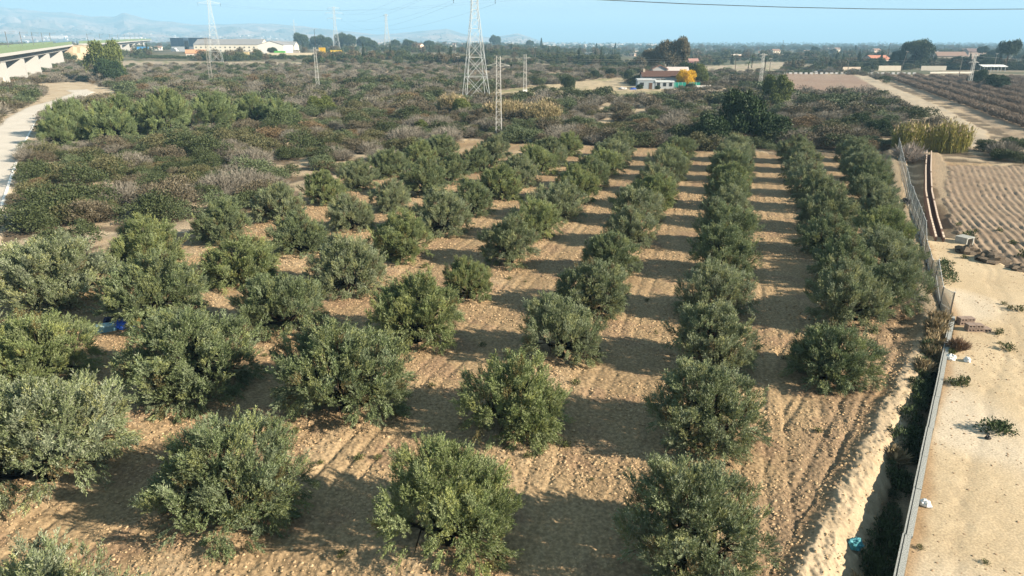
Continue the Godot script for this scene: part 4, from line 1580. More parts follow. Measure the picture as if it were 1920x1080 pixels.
	house("shed", 46.0, -252.6, -0.04, 6.0, 4.5, 2.9, "flat", Color(0.27, 0.31, 0.34), Color(0.44, 0.47, 0.49), "blue grey flat roofed shed at the left front of the farmhouse", "shed", "", 2, true)
	house("shed", 52.2, -252.0, -0.04, 6.2, 4.0, 2.3, "flat", Color(0.33, 0.36, 0.38), Color(0.50, 0.53, 0.54), "white roofed long shed in front of the farmhouse", "shed", "", 3, false)
	var gm := colour_mat(Color(0.02, 0.20, 0.15))
	for i in 2:
		var o := thing("screen_fence", on([57.6, 64.0][i], [-253.0, -254.0][i]), 0.0, ["green screen fence right of the sheds before the farmhouse", "shorter green screen fence under the yellow mimosa"][i], "fence", "green screens by the farmhouse")
		for k in [4, 3][i]:
			var m := MB.new()
			m.box(Vector3(k * 1.3 - 2.0, 1.0, 0), Vector3(1.24, 2.1, 0.06))
			part("screen_panel", m.mesh(gm), o)
			m = MB.new()
			m.box(Vector3(k * 1.3 - 2.65, 1.05, 0), Vector3(0.05, 2.3, 0.08))
			part("post", m.mesh(mat("galvanised", Color.WHITE)), o)
	for i in 2:
		var m := MB.new()
		m.box(Vector3(0, 0.4, 0), Vector3([5.2, 3.0][i], 1.3, 0.3))
		var o := thing("garden_wall", on([63.8, 68.3][i], [-250.5, -254.5][i]), [0.25, 0.9][i], ["low white garden wall under the yellow mimosa", "low white garden wall at the right end, turned away"][i], "wall", "white garden walls by the farmhouse")
		part("wall_body", m.mesh(colour_mat(white)), o)
		m = MB.new()
		m.box(Vector3(0, 1.08, 0), Vector3([5.4, 3.2][i], 0.07, 0.42))
		part("coping", m.mesh(colour_mat(Color(0.6, 0.55, 0.5))), o)
	single("litter", heap(80, 0.9, colour_mat(Color(0.05, 0.10, 0.35))), on(41.0, -247.0), 0.0, "blue sheet heaped on the sandy yard left of the sheds", "litter")
	single("litter", heap(81, 1.0, colour_mat(white)), on(37.5, -248.0), 0.0, "white rubbish heap on the sandy yard left of the sheds", "litter")
	# --- houses at right
	house("house", 120.0, -491.0, 0.0, 6.0, 6.0, 3.2, "gable", Color(0.50, 0.24, 0.24), Color(0.35, 0.2, 0.17), "small pink house right of the eucalyptus trees", "house", "", 2, true)
	house("house", 257.0, -523.0, 0.35, 16.0, 10.0, 4.4, "gable", Color(0.45, 0.33, 0.27), Color(0.34, 0.15, 0.10), "low house with a red tiled roof left of the largest pine", "house", "", 4, true)
	house("house", 341.0, -579.0, -0.1, 22.0, 12.0, 5.4, "gable", Color(0.42, 0.34, 0.28), Color(0.22, 0.15, 0.12), "broad brown roofed house right of the largest pine", "house", "", 5, true)
	house("house", 430.0, -690.0, 0.0, 18.0, 11.0, 7.2, "gable", Color(0.38, 0.30, 0.26), Color(0.15, 0.11, 0.105), "tall brown house with a dark roof left of the umbrella pine", "house", "", 4, true)
	house("warehouse", 570.0, -1003.0, 0.0, 26.0, 14.0, 3.6, "flat", Color(0.6, 0.6, 0.6), Color(0.66, 0.66, 0.65), "low white flat roofed building far behind the brown roofed house", "warehouse", "", 3, false)
	var pg := thing("pergola", on(262.0, -402.0), -0.1, "white pergola with a sloping slatted roof at far right", "pergola")
	for k in 4:
		for zz in [-2.0, 2.0]:
			var m := MB.new()
			m.box(Vector3(-5.4 + k * 3.6, 1.4, zz), Vector3(0.25, 3.2, 0.25))
			part("post", m.mesh(colour_mat(white)), pg)
	for k in 14:
		var m := MB.new()
		m.box(Vector3(-6.0 + k * 0.93, 3.1, 0), Vector3(0.7, 0.14, 5.4), Color.WHITE, Basis(Vector3.RIGHT, 0.18))
		part("roof_slat", m.mesh(colour_mat(Color(0.66, 0.66, 0.64))), pg)
	var walls := [[186.0, -404.0, 10.0, 2.3, 0.05, Color(0.50, 0.42, 0.34), "plain brownish wall piece, leftmost along the road at right"], [214.0, -418.0, 13.0, 2.6, 0.05, Color(0.47, 0.42, 0.35), "cream wall under the largest pine, left of the gate gap"], [240.0, -420.0, 14.0, 2.6, -0.05, Color(0.47, 0.43, 0.37), "cream wall below the dark trees right of the leaning pole"], [228.0, -380.0, 26.0, 0.8, 0.1, Color(0.55, 0.50, 0.44), "low pale kerb wall in front of the cream walls"]]
	for q in walls:
		var o := thing("roadside_wall", on(q[0], q[1]), q[4], q[6], "wall", "walls along the road at right")
		var n := maxi(2, int((q[2] as float) / 3.0))
		for k in n:
			var m := MB.new()
			m.box(Vector3((q[2] as float) * ((k + 0.5) / n - 0.5), (q[3] as float) * 0.5 - 0.2, 0), Vector3((q[2] as float) / n - 0.05, (q[3] as float) + 0.4, 0.35))
			part("wall_panel", m.mesh(colour_mat(q[5])), o)
	# road barrier of white blocks beyond the brown field
	var bar := thing("road_barrier", on(150.0, -372.0), 0.0, "row of white barrier blocks along the road beyond the bare brown field", "barrier")
	for k in 26:
		var m := MB.new()
		m.box(Vector3(-12.0 + k * 2.6, 0.45, sin(k * 0.3) * 0.5), Vector3(1.5, 1.0, 0.5))
		part("barrier_block", m.mesh(colour_mat(white)), bar)
	car(158.5, -388.0, 1.5, Color(0.62, 0.63, 0.64), "white car on the road beyond the bare brown field")
	car(163.0, -388.5, 1.5, Color(0.03, 0.035, 0.04), "dark car close behind the white car on the road")
	# walled plot and stonework beside the road at far left
	var sw := thing("stone_wall", on(-161.0, -238.0), -0.1, "tall pale stone wall piece at the left edge behind the road", "wall")
	for k in 4:
		var m := MB.new()
		m.box(Vector3(-5.5 - k * 3.0, 1.8, 0.0), Vector3(2.96, 4.6, 0.5))
		part("wall_panel", m.mesh(colour_mat(Color(0.50, 0.44, 0.36))), sw)

func wheel_mesh(r: float, w: float) -> ArrayMesh:
	var m := MB.new()
	m.tube(Vector3(-w, 0, 0), Vector3(w, 0, 0), r, r, 12)
	for s: float in [-1.0, 1.0]:
		for i in 12:
			m.tri(Vector3(s * w, 0, 0), Vector3(s * w, cos(TAU * i / 12) * r, sin(TAU * i / 12) * r), Vector3(s * w, cos(TAU * (i + 1) / 12) * r, sin(TAU * (i + 1) / 12) * r), Color.WHITE, Vector3(s, 0, 0))
	return m.mesh(mat("tyre", Color(0.02, 0.02, 0.02), 0.9))

func extrude(outline: Array, half: float, m: MB) -> void:
	var n := outline.size()
	var mid := Vector3.ZERO
	for p in outline:
		mid += Vector3(0, p.y, p.x) / n
	for i in n:
		var p: Vector2 = outline[i]
		var q: Vector2 = outline[(i + 1) % n]
		var out := Vector3(0, (p.y + q.y) * 0.5, (p.x + q.x) * 0.5) - mid
		m.quad(Vector3(-half, p.y, p.x), Vector3(half, p.y, p.x), Vector3(half, q.y, q.x), Vector3(-half, q.y, q.x), Color.WHITE, out)
		for s: float in [-1.0, 1.0]:
			m.tri(Vector3(s * half, p.y, p.x), Vector3(s * half, q.y, q.x), Vector3(s * half, mid.y, mid.z), Color.WHITE, Vector3(s, 0, 0))

func car(x: float, z: float, turn: float, c: Color, label: String) -> void:
	var o := thing("car", on(x, z), turn, label, "car", "cars on the road")
	var m := MB.new()
	extrude([Vector2(-2.1, 0.35), Vector2(-2.15, 0.8), Vector2(-1.9, 0.98), Vector2(1.0, 0.98), Vector2(2.0, 0.85), Vector2(2.15, 0.6), Vector2(2.1, 0.35)], 0.85, m)
	part("body", m.mesh(colour_mat(c, 0.3)), o)
	m = MB.new()
	extrude([Vector2(-1.75, 0.98), Vector2(-1.3, 1.42), Vector2(0.2, 1.45), Vector2(0.95, 0.98)], 0.74, m)
	part("cabin", m.mesh(mat("window_dark", Color.BLACK)), o)
	for sx in [-0.8, 0.8]:
		for sz in [-1.3, 1.35]:
			part("wheel", wheel_mesh(0.33, 0.1), o).position = Vector3(sx, 0.33, sz)

func van(x: float, z: float, turn: float, label: String) -> void:
	var o := thing("van", on(x, z), turn, label, "van")
	var m := MB.new()
	extrude([Vector2(-3.4, 0.5), Vector2(-3.4, 3.3), Vector2(1.6, 3.3), Vector2(1.7, 2.6), Vector2(2.6, 1.7), Vector2(3.4, 1.4), Vector2(3.5, 0.5)], 1.2, m)
	part("body", m.mesh(colour_mat(Color(0.65, 0.65, 0.65), 0.4)), o)
	m = MB.new()
	extrude([Vector2(1.75, 1.8), Vector2(1.8, 2.5), Vector2(2.45, 1.85)], 1.22, m)
	part("window", m.mesh(mat("window_dark", Color.BLACK)), o)
	for sx in [-1.1, 1.1]:
		for sz in [-2.2, 2.2]:
			part("wheel", wheel_mesh(0.5, 0.14), o).position = Vector3(sx, 0.5, sz)


# ------------------------------------------------------------------ trees outside the grove
var crowns := {}
func crown(kind: String) -> ArrayMesh:
	if crowns.has(kind):
		return crowns[kind]
	var tone := {"carob": Color(0.034, 0.058, 0.022), "loose": Color(0.105, 0.128, 0.036), "round": Color(0.044, 0.066, 0.030), "gum": Color(0.125, 0.108, 0.066), "mimosa": Color(0.66, 0.43, 0.015), "pine": Color(0.040, 0.062, 0.030), "cypress": Color(0.030, 0.048, 0.026), "olive": Color(0.075, 0.098, 0.042), "grove": Color(0.050, 0.072, 0.028)}
	var lobes := []
	rng.seed = kind.hash() % 1000
	match kind:
		"pine":
			for i in 9:
				var a := i * 2.4
				var q := 0.62 * sqrt((i + 0.5) / 9.0)
				lobes.append([Vector3(cos(a) * q, 0.76 - 0.22 * q + rng.randf_range(-0.06, 0.1), sin(a) * q), Vector3(0.36, 0.17, 0.36)])
		"cypress":
			for i in 6:
				lobes.append([Vector3(0, 0.1 + i * 0.155, 0), Vector3(0.9 - i * 0.13, 0.14, 0.9 - i * 0.13)])
		"gum":
			for i in 13:
				var a := i * 2.4
				var y := rng.randf_range(0.35, 0.88)
				var q := rng.randf_range(0.3, 0.72) * (1.2 - y * 0.4)
				lobes.append([Vector3(cos(a) * q, y, sin(a) * q), Vector3(0.36, 0.13, 0.36)])
		_:
			for i in 12:
				var a := i * 2.4
				var y := rng.randf_range(0.22, 0.78)
				var q := rng.randf_range(0.35, 0.66) * sqrt(1.0 - pow(absf(y - 0.42) / 0.62, 2.0))
				lobes.append([Vector3(cos(a) * q, y, sin(a) * q), Vector3(0.38, 0.2, 0.38) * rng.randf_range(0.85, 1.15)])
	var m := MB.new()
	var big := kind in ["carob", "loose", "round"]
	bush(kind.hash() % 997, lobes, 15000 if big else 9000, 0.055 if big else 0.06, 0.020 if big else 0.022, 0.2, m)
	crowns[kind] = m.mesh(leaf_mat("tree_leaf_" + kind, tone[kind]))
	return crowns[kind]

func tree(kind: String, x: float, z: float, w: float, tall: float, label: String, group := "trees beyond the grove") -> Node3D:
	var o := thing("tree", on(x, z, -0.1), fmod(absf(x * 7.3), TAU), label, "tree", group)
	var t := MB.new()
	var tt := tall * (0.62 if kind == "pine" or kind == "gum" else 0.35)
	t.tube(Vector3(0, -0.3, 0), Vector3(0, tt, 0), 0.028 * tall, 0.016 * tall, 7, Color(0.12, 0.09, 0.065))
	for i in 4:
		t.tube(Vector3(0, tt * 0.75, 0), Vector3(cos(i * 1.7) * w * 0.25, tt + tall * 0.14, sin(i * 1.7) * w * 0.25), 0.012 * tall, 0.006 * tall, 5, Color(0.12, 0.09, 0.065))
	part("trunk", t.mesh(mat("olive_bark", Color.WHITE, 0.95, true)), o)
	var c := part("crown", crown(kind), o)
	c.scale = Vector3(w * 0.5, tall, w * 0.5)
	return o

func palm(x: float, z: float, tall: float, label: String) -> void:
	var o := thing("palm_tree", on(x, z), 0.0, label, "palm tree", "small palms on the plain at right")
	var m := MB.new()
	m.tube(Vector3(0, -0.2, 0), Vector3(0, tall, 0), 0.28, 0.2, 7, Color(0.14, 0.10, 0.07))
	part("trunk", m.mesh(mat("olive_bark", Color.WHITE, 0.95, true)), o)
	m = MB.new()
	rng.seed = int(absf(x) * 10.0)
	for i in 26:
		var d := (rdir() * Vector3(1, 0.5, 1) + Vector3.UP * 0.35).normalized()
		var s := d.cross(Vector3.UP).normalized()
		m.leaf(Vector3(0, tall, 0), d, s, 1.9, 0.22, Color(0.8, 1.0, 0.7))
		m.leaf(Vector3(0, tall, 0) + d * 1.5, (d + Vector3.DOWN * 0.9).normalized(), s, 1.5, 0.18, Color(0.8, 1.0, 0.7))
	part("fronds", m.mesh(leaf_mat("palm_leaf", Color(0.06, 0.075, 0.035))), o)

func build_trees() -> void:
	var list := [
		["carob", 36.5, -112.9, 8.8, 8.8, "big dark green carob tree behind the grove, tallest of its clump"],
		["carob", 30.4, -108.5, 6.6, 5.2, "low spreading dark bush just left of the big carob tree"],
		["carob", 40.9, -111.5, 7.2, 5.4, "dark green bush just right of the big carob tree"],
		["carob", 33.0, -114.5, 5.0, 4.4, "dark bush between the big carob tree and the low spreading bush"],
		["loose", 64.4, -177.9, 7.8, 8.0, "bright green leafy tree behind the big carob, beside the bare brown field"],
		["carob", 52.3, -172.5, 5.1, 4.6, "dark bush peeping out behind the left shoulder of the big carob"],
		["round", 17.8, -230.2, 5.2, 5.2, "lone round dark green tree on the sandy field before the farmhouse"],
		["mimosa", 60.9, -257.0, 7.4, 6.6, "bright yellow flowering mimosa tree beside the farmhouse"],
		["carob", 43.6, -249.0, 2.6, 1.9, "low bush before the left end of the blue grey shed"],
		["carob", 49.2, -247.4, 2.2, 1.5, "low bush between the two farm sheds"],
		["carob", 60.2, -249.0, 3.4, 2.2, "dark bush before the green screen by the farmhouse"],
		["loose", 66.8, -261.4, 6.8, 7.8, "green tree right behind the yellow mimosa"],
		["carob", 71.0, -290.0, 13.4, 8.0, "dark green tree standing behind the yellow mimosa"],
		["gum", 74.5, -355.0, 15.4, 15.0, "tall brownish eucalyptus rising behind the farmhouse"],
		["gum", 68.7, -363.7, 10.2, 11.3, "lower eucalyptus left of the tall one behind the farmhouse"],
		["gum", 81.0, -352.0, 8.5, 16.5, "loose topmost eucalyptus at the right of the tall one"],
		["round", 46.0, -288.2, 4.3, 4.6, "round dark tree touching the left end of the farmhouse"],
		["round", 43.6, -322.7, 6.0, 4.0, "low dark tree behind the sandy field left of the farmhouse"],
		["round", 35.0, -309.9, 4.4, 3.6, "small dark bush on the sandy field edge left of the farmhouse"],
		["loose", -164.5, -300.0, 15.5, 15.2, "huge yellow-green round tree beside the end of the viaduct"],
		["carob", -155.5, -285.5, 12.6, 9.4, "dark green crown in front of the huge round tree by the viaduct"],
		["loose", -41.8, -158.1, 6.5, 4.3, "grey-green bushy tree in the scrub left of the reeds"],
		["olive", -41.5, -131.9, 8.0, 3.4, "low broad green tree at the right end of the roadside olives"],
		["loose", -10.9, -155.8, 5.1, 3.8, "grey-green bush below the left cane clump"],
		["loose", -15.7, -123.9, 3.1, 2.4, "yellow-green bush in the scrub below the reeds"],
		["loose", -66.0, -99.6, 3.3, 2.0, "bright yellow-green bush beside the pale road"],
		["pine", 248.7, -457.4, 21.5, 17.5, "largest pine, with a lobed dark crown, by the houses at right"],
		["carob", 253.0, -461.0, 13.0, 12.0, "dark tree under the largest pine filling its shade"],
		["round", 239.1, -459.5, 10.3, 11.0, "dark round tree against the left side of the largest pine"],
		["pine", 282.1, -421.9, 13.7, 17.3, "umbrella pine standing above the roofs at far right"],
		["carob", 163.8, -247.2, 9.2, 5.3, "broad dark shrub beside the far right lattice pole"],
		["carob", 174.7, -275.5, 7.5, 6.0, "dark shrub left of the broad one beside the far right pole"],
		["round", 264.7, -435.9, 13.1, 7.4, "dark tree right of the largest pine in front of brown roof"],
		["round", 279.7, -433.9, 10.1, 6.4, "dark tree below the umbrella pine at far right"],
		["round", 219.4, -446.6, 12.4, 6.6, "dark green tree below the red roof at right"],
		["round", 375.9, -579.1, 12.2, 10.3, "dark tree right of the broad brown roofed house"],
		["cypress", 443.0, -959.9, 5.2, 11.4, "slim dark cypress on the plain left of the red roof"],
		["round", 391.9, -959.9, 12.4, 10.4, "round tree on the plain left of the slim dark cypress"],
		["round", 405.0, -720.0, 10.6, 10.0, "small dark tree left of the tall brown house"],
		["pine", 418.0, -660.0, 11.2, 12.5, "leaning dark pine in front of the tall brown house"],
		["round", 357.2, -503.5, 16.6, 10.0, "dark tree at the far right edge among the houses"],
		["round", 300.0, -470.0, 14.0, 8.0, "dark tree between the umbrella pine and the broad brown house"],
		["round", -28.0, -1300.0, 24.0, 21.0, "big round tree alone on the skyline right of the large pylon"],
		["round", -157.6, -829.0, 17.8, 11.1, "dark tree, left of three on the plain left of the large pylon"],
		["round", -138.3, -884.3, 15.2, 11.8, "dark tree, middle of three on the plain left of the large pylon"],
		["round", -122.5, -884.3, 16.5, 13.0, "dark tree, right of three on the plain left of the large pylon"],
		["round", -104.7, -947.6, 17.7, 11.3, "dark tree before the small houses left of the large pylon"],
		["cypress", 122.8, -1082.3, 6.2, 12.8, "slim cypress on the plain right of the small pole"],
		["cypress", 153.1, -1104.5, 6.3, 13.7, "slim cypress standing left of a pale two storey house"],
		["round", 124.7, -1033.2, 11.9, 9.8, "round tree between the two slim cypresses on the plain"],
		["round", 31.5, -1273.4, 17.7, 14.9, "dark round tree on the plain right of the large pylon"],
		["cypress", 50.4, -1281.7, 8.0, 18.6, "dark cypress on the plain right of the large pylon"],
		["round", 40.9, -948.6, 12.3, 8.7, "dark bush below the cypress right of the large pylon"],
		["round", 98.0, -700.0, 9.0, 6.0, "dark low tree on the plain above the sandy field"],
		["round", -190.0, -590.0, 9.0, 6.0, "dark tree behind the left end of the machinery yard"],
	]
	for q in list:
		tree(q[0], q[1], q[2], q[3], q[4], q[5])
		landmarks.append([q[1], q[2], "the " + (q[5] as String).split(" on ")[0].split(" beside")[0].split(" behind")[0].split(",")[0].split(" in the")[0].split(" standing")[0].split(" rising")[0].split(" peeping")[0].split(" touching")[0].split(" just")[0].split(" above")[0].split(" alone")[0].split(" left of")[0].split(" right of")[0].split(" against")[0].split(" between")[0].split(" before")[0].split(" under")[0].split(" below")[0].split(" at the")[0].split(" filling")[0]])
	for i in 6:
		tree("round", -262.0 + i * 15.0, -930.0 - (i % 2) * 14.0, 22.0, 20.0 - (i % 3) * 2.0, ["leftmost", "second", "third", "fourth", "fifth", "rightmost"][i] + " dark tree of the belt behind the white gabled warehouse", "dark tree belt behind the warehouses")
	for i in 5:
		palm([150.0, 156.0, 178.0, 190.0, 128.0][i], [-462.0, -455.0, -470.0, -452.0, -400.0][i], [6.5, 5.2, 5.5, 4.5, 4.0][i], ["tallest small palm on the pale ground beyond the brown field", "shorter palm beside the tallest one beyond the brown field", "third palm, farther right beyond the brown field", "low palm nearest the cream walls at right", "low palm left of the bare brown field's far corner"][i])
	# reeds
	for i in 5:
		var q: Array = [[-13.5, -163.0, 3.4, 2.2, 4.6, 900, "left clump of tall tan canes below the largest pylon"], [-1.0, -146.0, 4.6, 2.6, 4.4, 1100, "middle clump of tall tan canes behind the nearest lattice pole"], [5.8, -141.0, 3.8, 2.4, 4.6, 900, "right clump of tall greenish tan canes near centre"], [58.8, -104.6, 3.0, 1.8, 4.5, 800, "yellow green cane clump behind the far end of the fence"], [63.4, -103.6, 3.0, 1.8, 4.7, 800, "right cane clump behind the far end of the fence"]][i]
		var m := MB.new()
		if i < 3:
			reeds(20 + i, q[2], q[3], q[4], q[5], m, Color(0.24, 0.205, 0.10), Color(0.36, 0.30, 0.165))
		else:
			reeds(20 + i, q[2], q[3], q[4], q[5], m, Color(0.18, 0.19, 0.04), Color(0.33, 0.28, 0.10))
		single("cane_clump", m.mesh(leaf_mat("cane", Color(1, 1, 1))), on(q[0], q[1], -0.1), 0.0, q[6], "canes", "clumps of tall canes")
	landmarks.append_array([[-2.2, -119.6, "the nearest lattice pole"], [-61.6, -232.3, "the white footed lattice pole"], [-9.9, -200.5, "the largest pylon"], [-13.5, -163.0, "the left cane clump"], [-1.0, -146.0, "the middle cane clump"], [5.8, -141.0, "the right cane clump"], [2.9, -112.5, "the agave"], [-49.6, -87.6, "the grey blue box"], [54.0, -96.5, "the pale leafless tree"]])
	var am := MB.new()
	for i in 22:
		var a := i * 2.4
		var d := Vector3(cos(a), 0.5 + 0.06 * i, sin(a)).normalized()
		am.leaf(Vector3.ZERO, d, d.cross(Vector3.UP).normalized(), 1.3, 0.09, Color.WHITE)
	single("agave", am.mesh(leaf_mat("agave_leaf", Color(0.17, 0.24, 0.24))), on(2.9, -112.5), 0.0, "blue-grey agave behind the far edge of the grove", "agave")
	# green bushes by the canes and along the edge of the track at right
	var spots := [[69.0, -103.0, 4.0, 2.2, "green bush right of the yellow green canes"], [74.0, -105.0, 5.0, 2.0, "second green bush right of the yellow green canes"], [79.0, -104.0, 4.5, 1.8, "low green bush at the right frame edge by the track"], [64.0, -132.0, 4.2, 3.0, "dark bush at the left border of the pale track"], [62.0, -122.0, 5.0, 3.2, "olive-brown bush behind the yellow green canes"], [66.5, -96.5, 3.0, 1.2, "low green bush at the top of the plowed field"]]
	for q in spots:
		tree("grove" if q[3] < 2.5 else "carob", q[0], q[1], q[2], q[3], q[4], "bushes round the canes at right")

func build_plain() -> void:
	# bare orchard in rows
	var ob := MB.new()
	twigs(40, 1.15, 1.7, 70, 0.022, ob)
	bush(41, [[Vector3(0, 0.85, 0), Vector3(0.9, 0.6, 0.9)]], 240, 0.16, 0.03, 0.5, ob)
	var rows := []
	rng.seed = 91
	var dir := Vector2(-80, 214).normalized()
	var side := Vector2(dir.y, -dir.x)
	for r in 34:
		for k in 150:
			var p := Vector2(172.0, -345.0) + side * (r * 6.2 + 3.0) + dir * k * 1.6
			p += Vector2(rng.randf_range(-0.4, 0.4), rng.randf_range(-0.4, 0.4))
			var s := rng.randf_range(0.8, 1.25)
			ground(p.x, p.y)
			if gr != 8:
				continue
			rows.append(Transform3D(Basis(Vector3.UP, s * 50.0).scaled(Vector3.ONE * s), Vector3(p.x, gh, p.y)))
	stuff("orchard_row", ob.mesh(leaf_mat("orchard_wood", Color(0.19, 0.148, 0.115))), rows, "long rows of bare brown orchard saplings in the field at right", "orchard")
	# trees of the plain
	var lists := [[], [], [], []]
	var houses := 0
	var walls := [Color(0.62, 0.60, 0.56), Color(0.58, 0.52, 0.42), Color(0.60, 0.45, 0.36), Color(0.64, 0.63, 0.61)]
	var names := ["white", "cream", "pinkish", "pale"]
	rng.seed = 123
	var town := []
	for i in 26000:
		var t := rng.randf()
		var z := -425.0 - 5600.0 * t * t
		var x := z * rng.randf_range(-0.80, 0.80)
		var dice := rng.randf()
		var size := rng.randf()
		var spin := rng.randf() * TAU
		var kind := rng.randf()
		var r := Vector2(x, z).length()
		if r < 1500.0:
			ground(x, z)
			if gr != 0:
				continue
		else:
			gh = maxf(rise(x, z) + (nz.big as FastNoiseLite).get_noise_2d(x, z), hill(x, z))
		var wood: float = (nz.big as FastNoiseLite).get_noise_2d(x * 0.5 + 500.0, z * 0.22)
		# the open places
		if x > -225.0 and x < -90.0 and z > -575.0 and z < -500.0 and dice < 0.9:
			continue
		if x > -420.0 and x < -180.0 and z > -960.0 and z < -600.0:
			continue
		if x > -250.0 and x < -215.0 and z > -540.0:
			continue
		if x > 130.0 and z > -385.0:
			continue
		var near := r < 700.0
		if wood < (0.05 if not near else 0.15) and dice < (0.82 if not near else 0.9):
			if dice < 0.03 and r > 760.0 and r < 3400.0 and houses < 110 and absf(x) < -z * 0.72:
				var c := int(size * 3.99)
				var label := where_words("small %s house %s" % [names[c], ["with a flat roof", "with a tiled roof"][int(kind * 1.99)]], x, z, landmarks, STEPS)
				if label != "":
					houses += 1
					house("house", x, z, rng.randf_range(-0.5, 0.5), 7.0 + 6.0 * size, 7.0, 3.2 if kind < 0.75 else 5.8, "flat" if kind < 0.5 else "gable", walls[c], Color(0.55, 0.52, 0.48) if kind < 0.5 else Color(0.22, 0.14, 0.105), label, "house", "small pale houses scattered over the plain", 3, kind > 0.3)
			continue
		var s := (1.9 + 3.0 * size * size) * (0.75 if near else 1.0 if r < 1500.0 else 1.35)
		var k := 0 if kind < 0.45 else 1 if kind < 0.76 else 2 if kind < 0.965 else 3
		lists[k].append(Transform3D(Basis(Vector3.UP, spin).scaled(Vector3(s, s * (0.9 + 0.5 * kind), s) if k != 3 else Vector3(1.3, 5.0 + 5.0 * size, 1.3)), Vector3(x, gh - 0.2, z)))
	var simple := []
	for k in 4:
		var m := MB.new()
		var lobes := []
		rng.seed = 55 + k
		if k == 3:
			for i in 4:
				lobes.append([Vector3(0, 0.15 + i * 0.22, 0), Vector3(0.9 - i * 0.2, 0.18, 0.9 - i * 0.2)])
		else:
			for i in 6:
				var a := i * 1.9
				lobes.append([Vector3(cos(a) * 0.5, rng.randf_range(0.4, 0.95), sin(a) * 0.5), Vector3(0.5, 0.42, 0.5)])
		bush(200 + k, lobes, 900, 0.15, 0.06, 0.1, m)
		simple.append(m.mesh(leaf_mat("plain_leaf_%d" % k, [Color(0.050, 0.070, 0.030), Color(0.072, 0.085, 0.038), Color(0.105, 0.088, 0.055), Color(0.035, 0.052, 0.028)][k])))
	var words := ["dark green trees spread over the far plain", "olive green trees spread over the far plain", "brownish trees spread over the far plain", "slim dark cypresses spread over the far plain"]
	for k in 4:
		stuff("far_trees", simple[k], lists[k], words[k], "trees")
	# orchard belt below the machinery yard
	var belt := []
	rng.seed = 66
	for r in 5:
		for i in 74:
			var x := -262.0 + i * 3.4 + rng.randf_range(-0.5, 0.5)
			var z := -496.0 - r * 5.5 + x * 0.03 + rng.randf_range(-0.5, 0.5)
			var s := rng.randf_range(1.3, 1.75)
			if x < -258.0 or (x > -235.0 and x < -208.0 and r > 2):
				continue
			belt.append(Transform3D(Basis(Vector3.UP, i * 1.3).scaled(Vector3.ONE * s), Vector3(x, rise(x, z) - 0.1, z)))
	stuff("orchard_belt", simple[0], belt, "belt of dark green orchard trees in front of the machinery yard", "orchard")
	# the distant town: nobody could count it
	var tm := MB.new()
	tm.box(Vector3(0, 0.5, 0), Vector3(1, 1, 1))
	for i in 3:
		tm.box(Vector3(-0.3 + i * 0.3, 0.62, 0.5), Vector3(0.1, 0.16, 0.02), Color(0.12, 0.12, 0.13))
	for i in 520:
		var z := -rng.randf_range(2300.0, 5400.0)
		var x := z * rng.randf_range(-0.20, 0.72)
		var s := rng.randf()
		town.append(Transform3D(Basis(Vector3.UP, rng.randf_range(-0.4, 0.4)).scaled(Vector3(9.0 + 18.0 * s * s, 4.0 + 6.0 * rng.randf(), 9.0)), Vector3(x, maxf(rise(x, z) + (nz.big as FastNoiseLite).get_noise_2d(x, z), hill(x, z) - 1.0), z)))
	stuff("distant_town", tm.mesh(mat("town_wall", Color(0.46, 0.43, 0.40), 0.9, true)), town, "pale buildings of a distant town along the hazy horizon", "town")

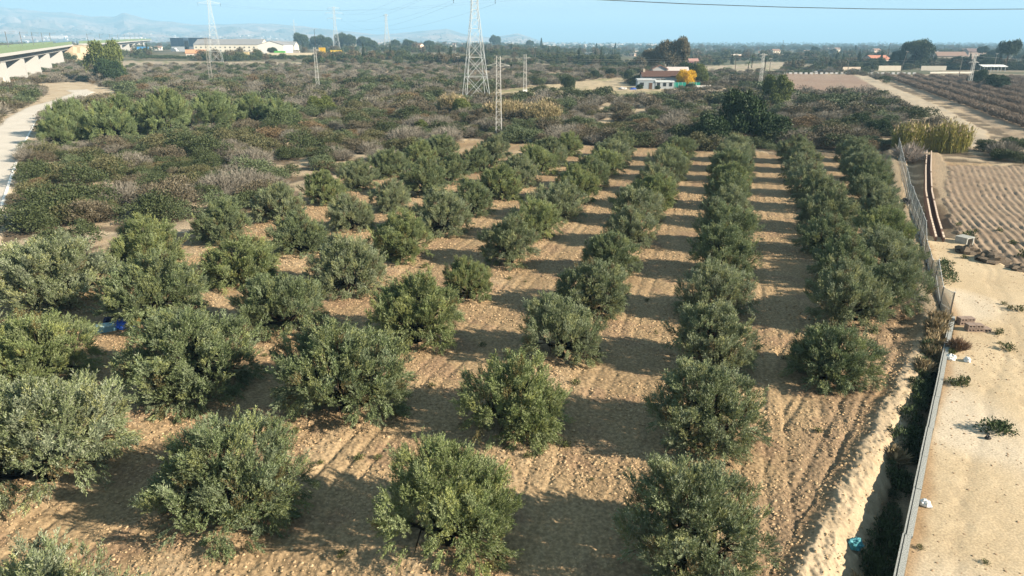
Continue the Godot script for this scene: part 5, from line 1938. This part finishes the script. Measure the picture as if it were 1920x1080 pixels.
# ------------------------------------------------------------------ hills
# crest heights of the range at left, by x at 7 km
const CREST_X := [-6500.0, -5470.0, -4731.0, -4537.0, -4337.0, -4051.0, -3884.0, -3701.0, -3596.0, -3502.0, -3369.0, -3150.0, -2979.0, -2382.0, -2135.0, -1889.0, -1643.0, -1460.0, -1250.0, -1021.0, -760.0, -612.0, -449.0, -200.0, 50.0, 300.0]
const CREST_Y := [330.0, 322.0, 326.0, 312.0, 280.0, 268.0, 246.0, 240.0, 278.0, 248.0, 216.0, 193.0, 170.0, 180.0, 172.0, 150.0, 122.0, 104.0, 84.0, 100.0, 124.0, 138.0, 88.0, 58.0, 96.0, 20.0]
func hill(x: float, z: float) -> float:
	var f: FastNoiseLite = nz.hill
	var q := -z
	if q < 2700.0:
		return -9.0
	var x7 := x * 7000.0 / q
	var k := 0
	while k < CREST_X.size() - 2 and x7 > (CREST_X[k + 1] as float):
		k += 1
	var t := clampf((x7 - (CREST_X[k] as float)) / ((CREST_X[k + 1] as float) - (CREST_X[k] as float)), 0.0, 1.0)
	var crest := lerpf(CREST_Y[k], CREST_Y[k + 1], t)
	var up := clampf((q - 2700.0) / 4300.0, 0.0, 1.0)
	var prof := pow(up, 1.8) * (1.0 - smoothstep(7000.0, 8400.0, q))
	var foot := 0.72 + 1.1 * f.get_noise_2d(x, z * 0.9)
	return crest * prof * lerpf(foot, 1.0 + 0.06 * f.get_noise_2d(x * 3.0, z), smoothstep(0.55, 1.0, prof)) - 4.0 + 6.0 * smoothstep(2700.0, 3000.0, q)

func build_hills() -> void:
	var m := MB.new()
	var f: FastNoiseLite = nz.hill
	var nx := 280
	var nzz := 70
	var pts := PackedVector3Array()
	for j in nzz:
		for i in nx:
			var z := -lerpf(2700.0, 8400.0, float(j) / (nzz - 1))
			var x := lerpf(-6500.0, 400.0, float(i) / (nx - 1)) * (-z) / 7000.0
			pts.append(Vector3(x, hill(x, z), z))
	for j in nzz - 1:
		for i in nx - 1:
			var p := pts[j * nx + i]
			var g := clampf(0.5 + 1.4 * f.get_noise_2d(p.x * 2.2, p.z * 2.2), 0.0, 1.0)
			m.quad(p, pts[(j + 1) * nx + i], pts[(j + 1) * nx + i + 1], pts[j * nx + i + 1], Color(0.09, 0.09, 0.065).lerp(Color(0.34, 0.24, 0.185), g), Vector3.UP)
	structure("hills", m.mesh(mat("hill_earth", Color.WHITE, 0.95, true)))
	# long pale buildings on the lower slopes
	var long := [[-2560.0, -4200.0, 110.0, "left of three long pale buildings on the hill foot"], [-2420.0, -4300.0, 100.0, "middle one of three long pale buildings on the hill foot"], [-2230.0, -4380.0, 120.0, "right and pinkish of three long pale buildings on the hill foot"]]
	for q in long:
		var o := house("large_building", q[0], q[1], 0.1, q[2], 30.0, 15.0, "flat", Color(0.62, 0.55, 0.50), Color(0.55, 0.47, 0.43), q[3], "building", "long pale buildings on the hill foot", 9, false)
		o.position.y = hill(q[0], q[1]) - 1.0
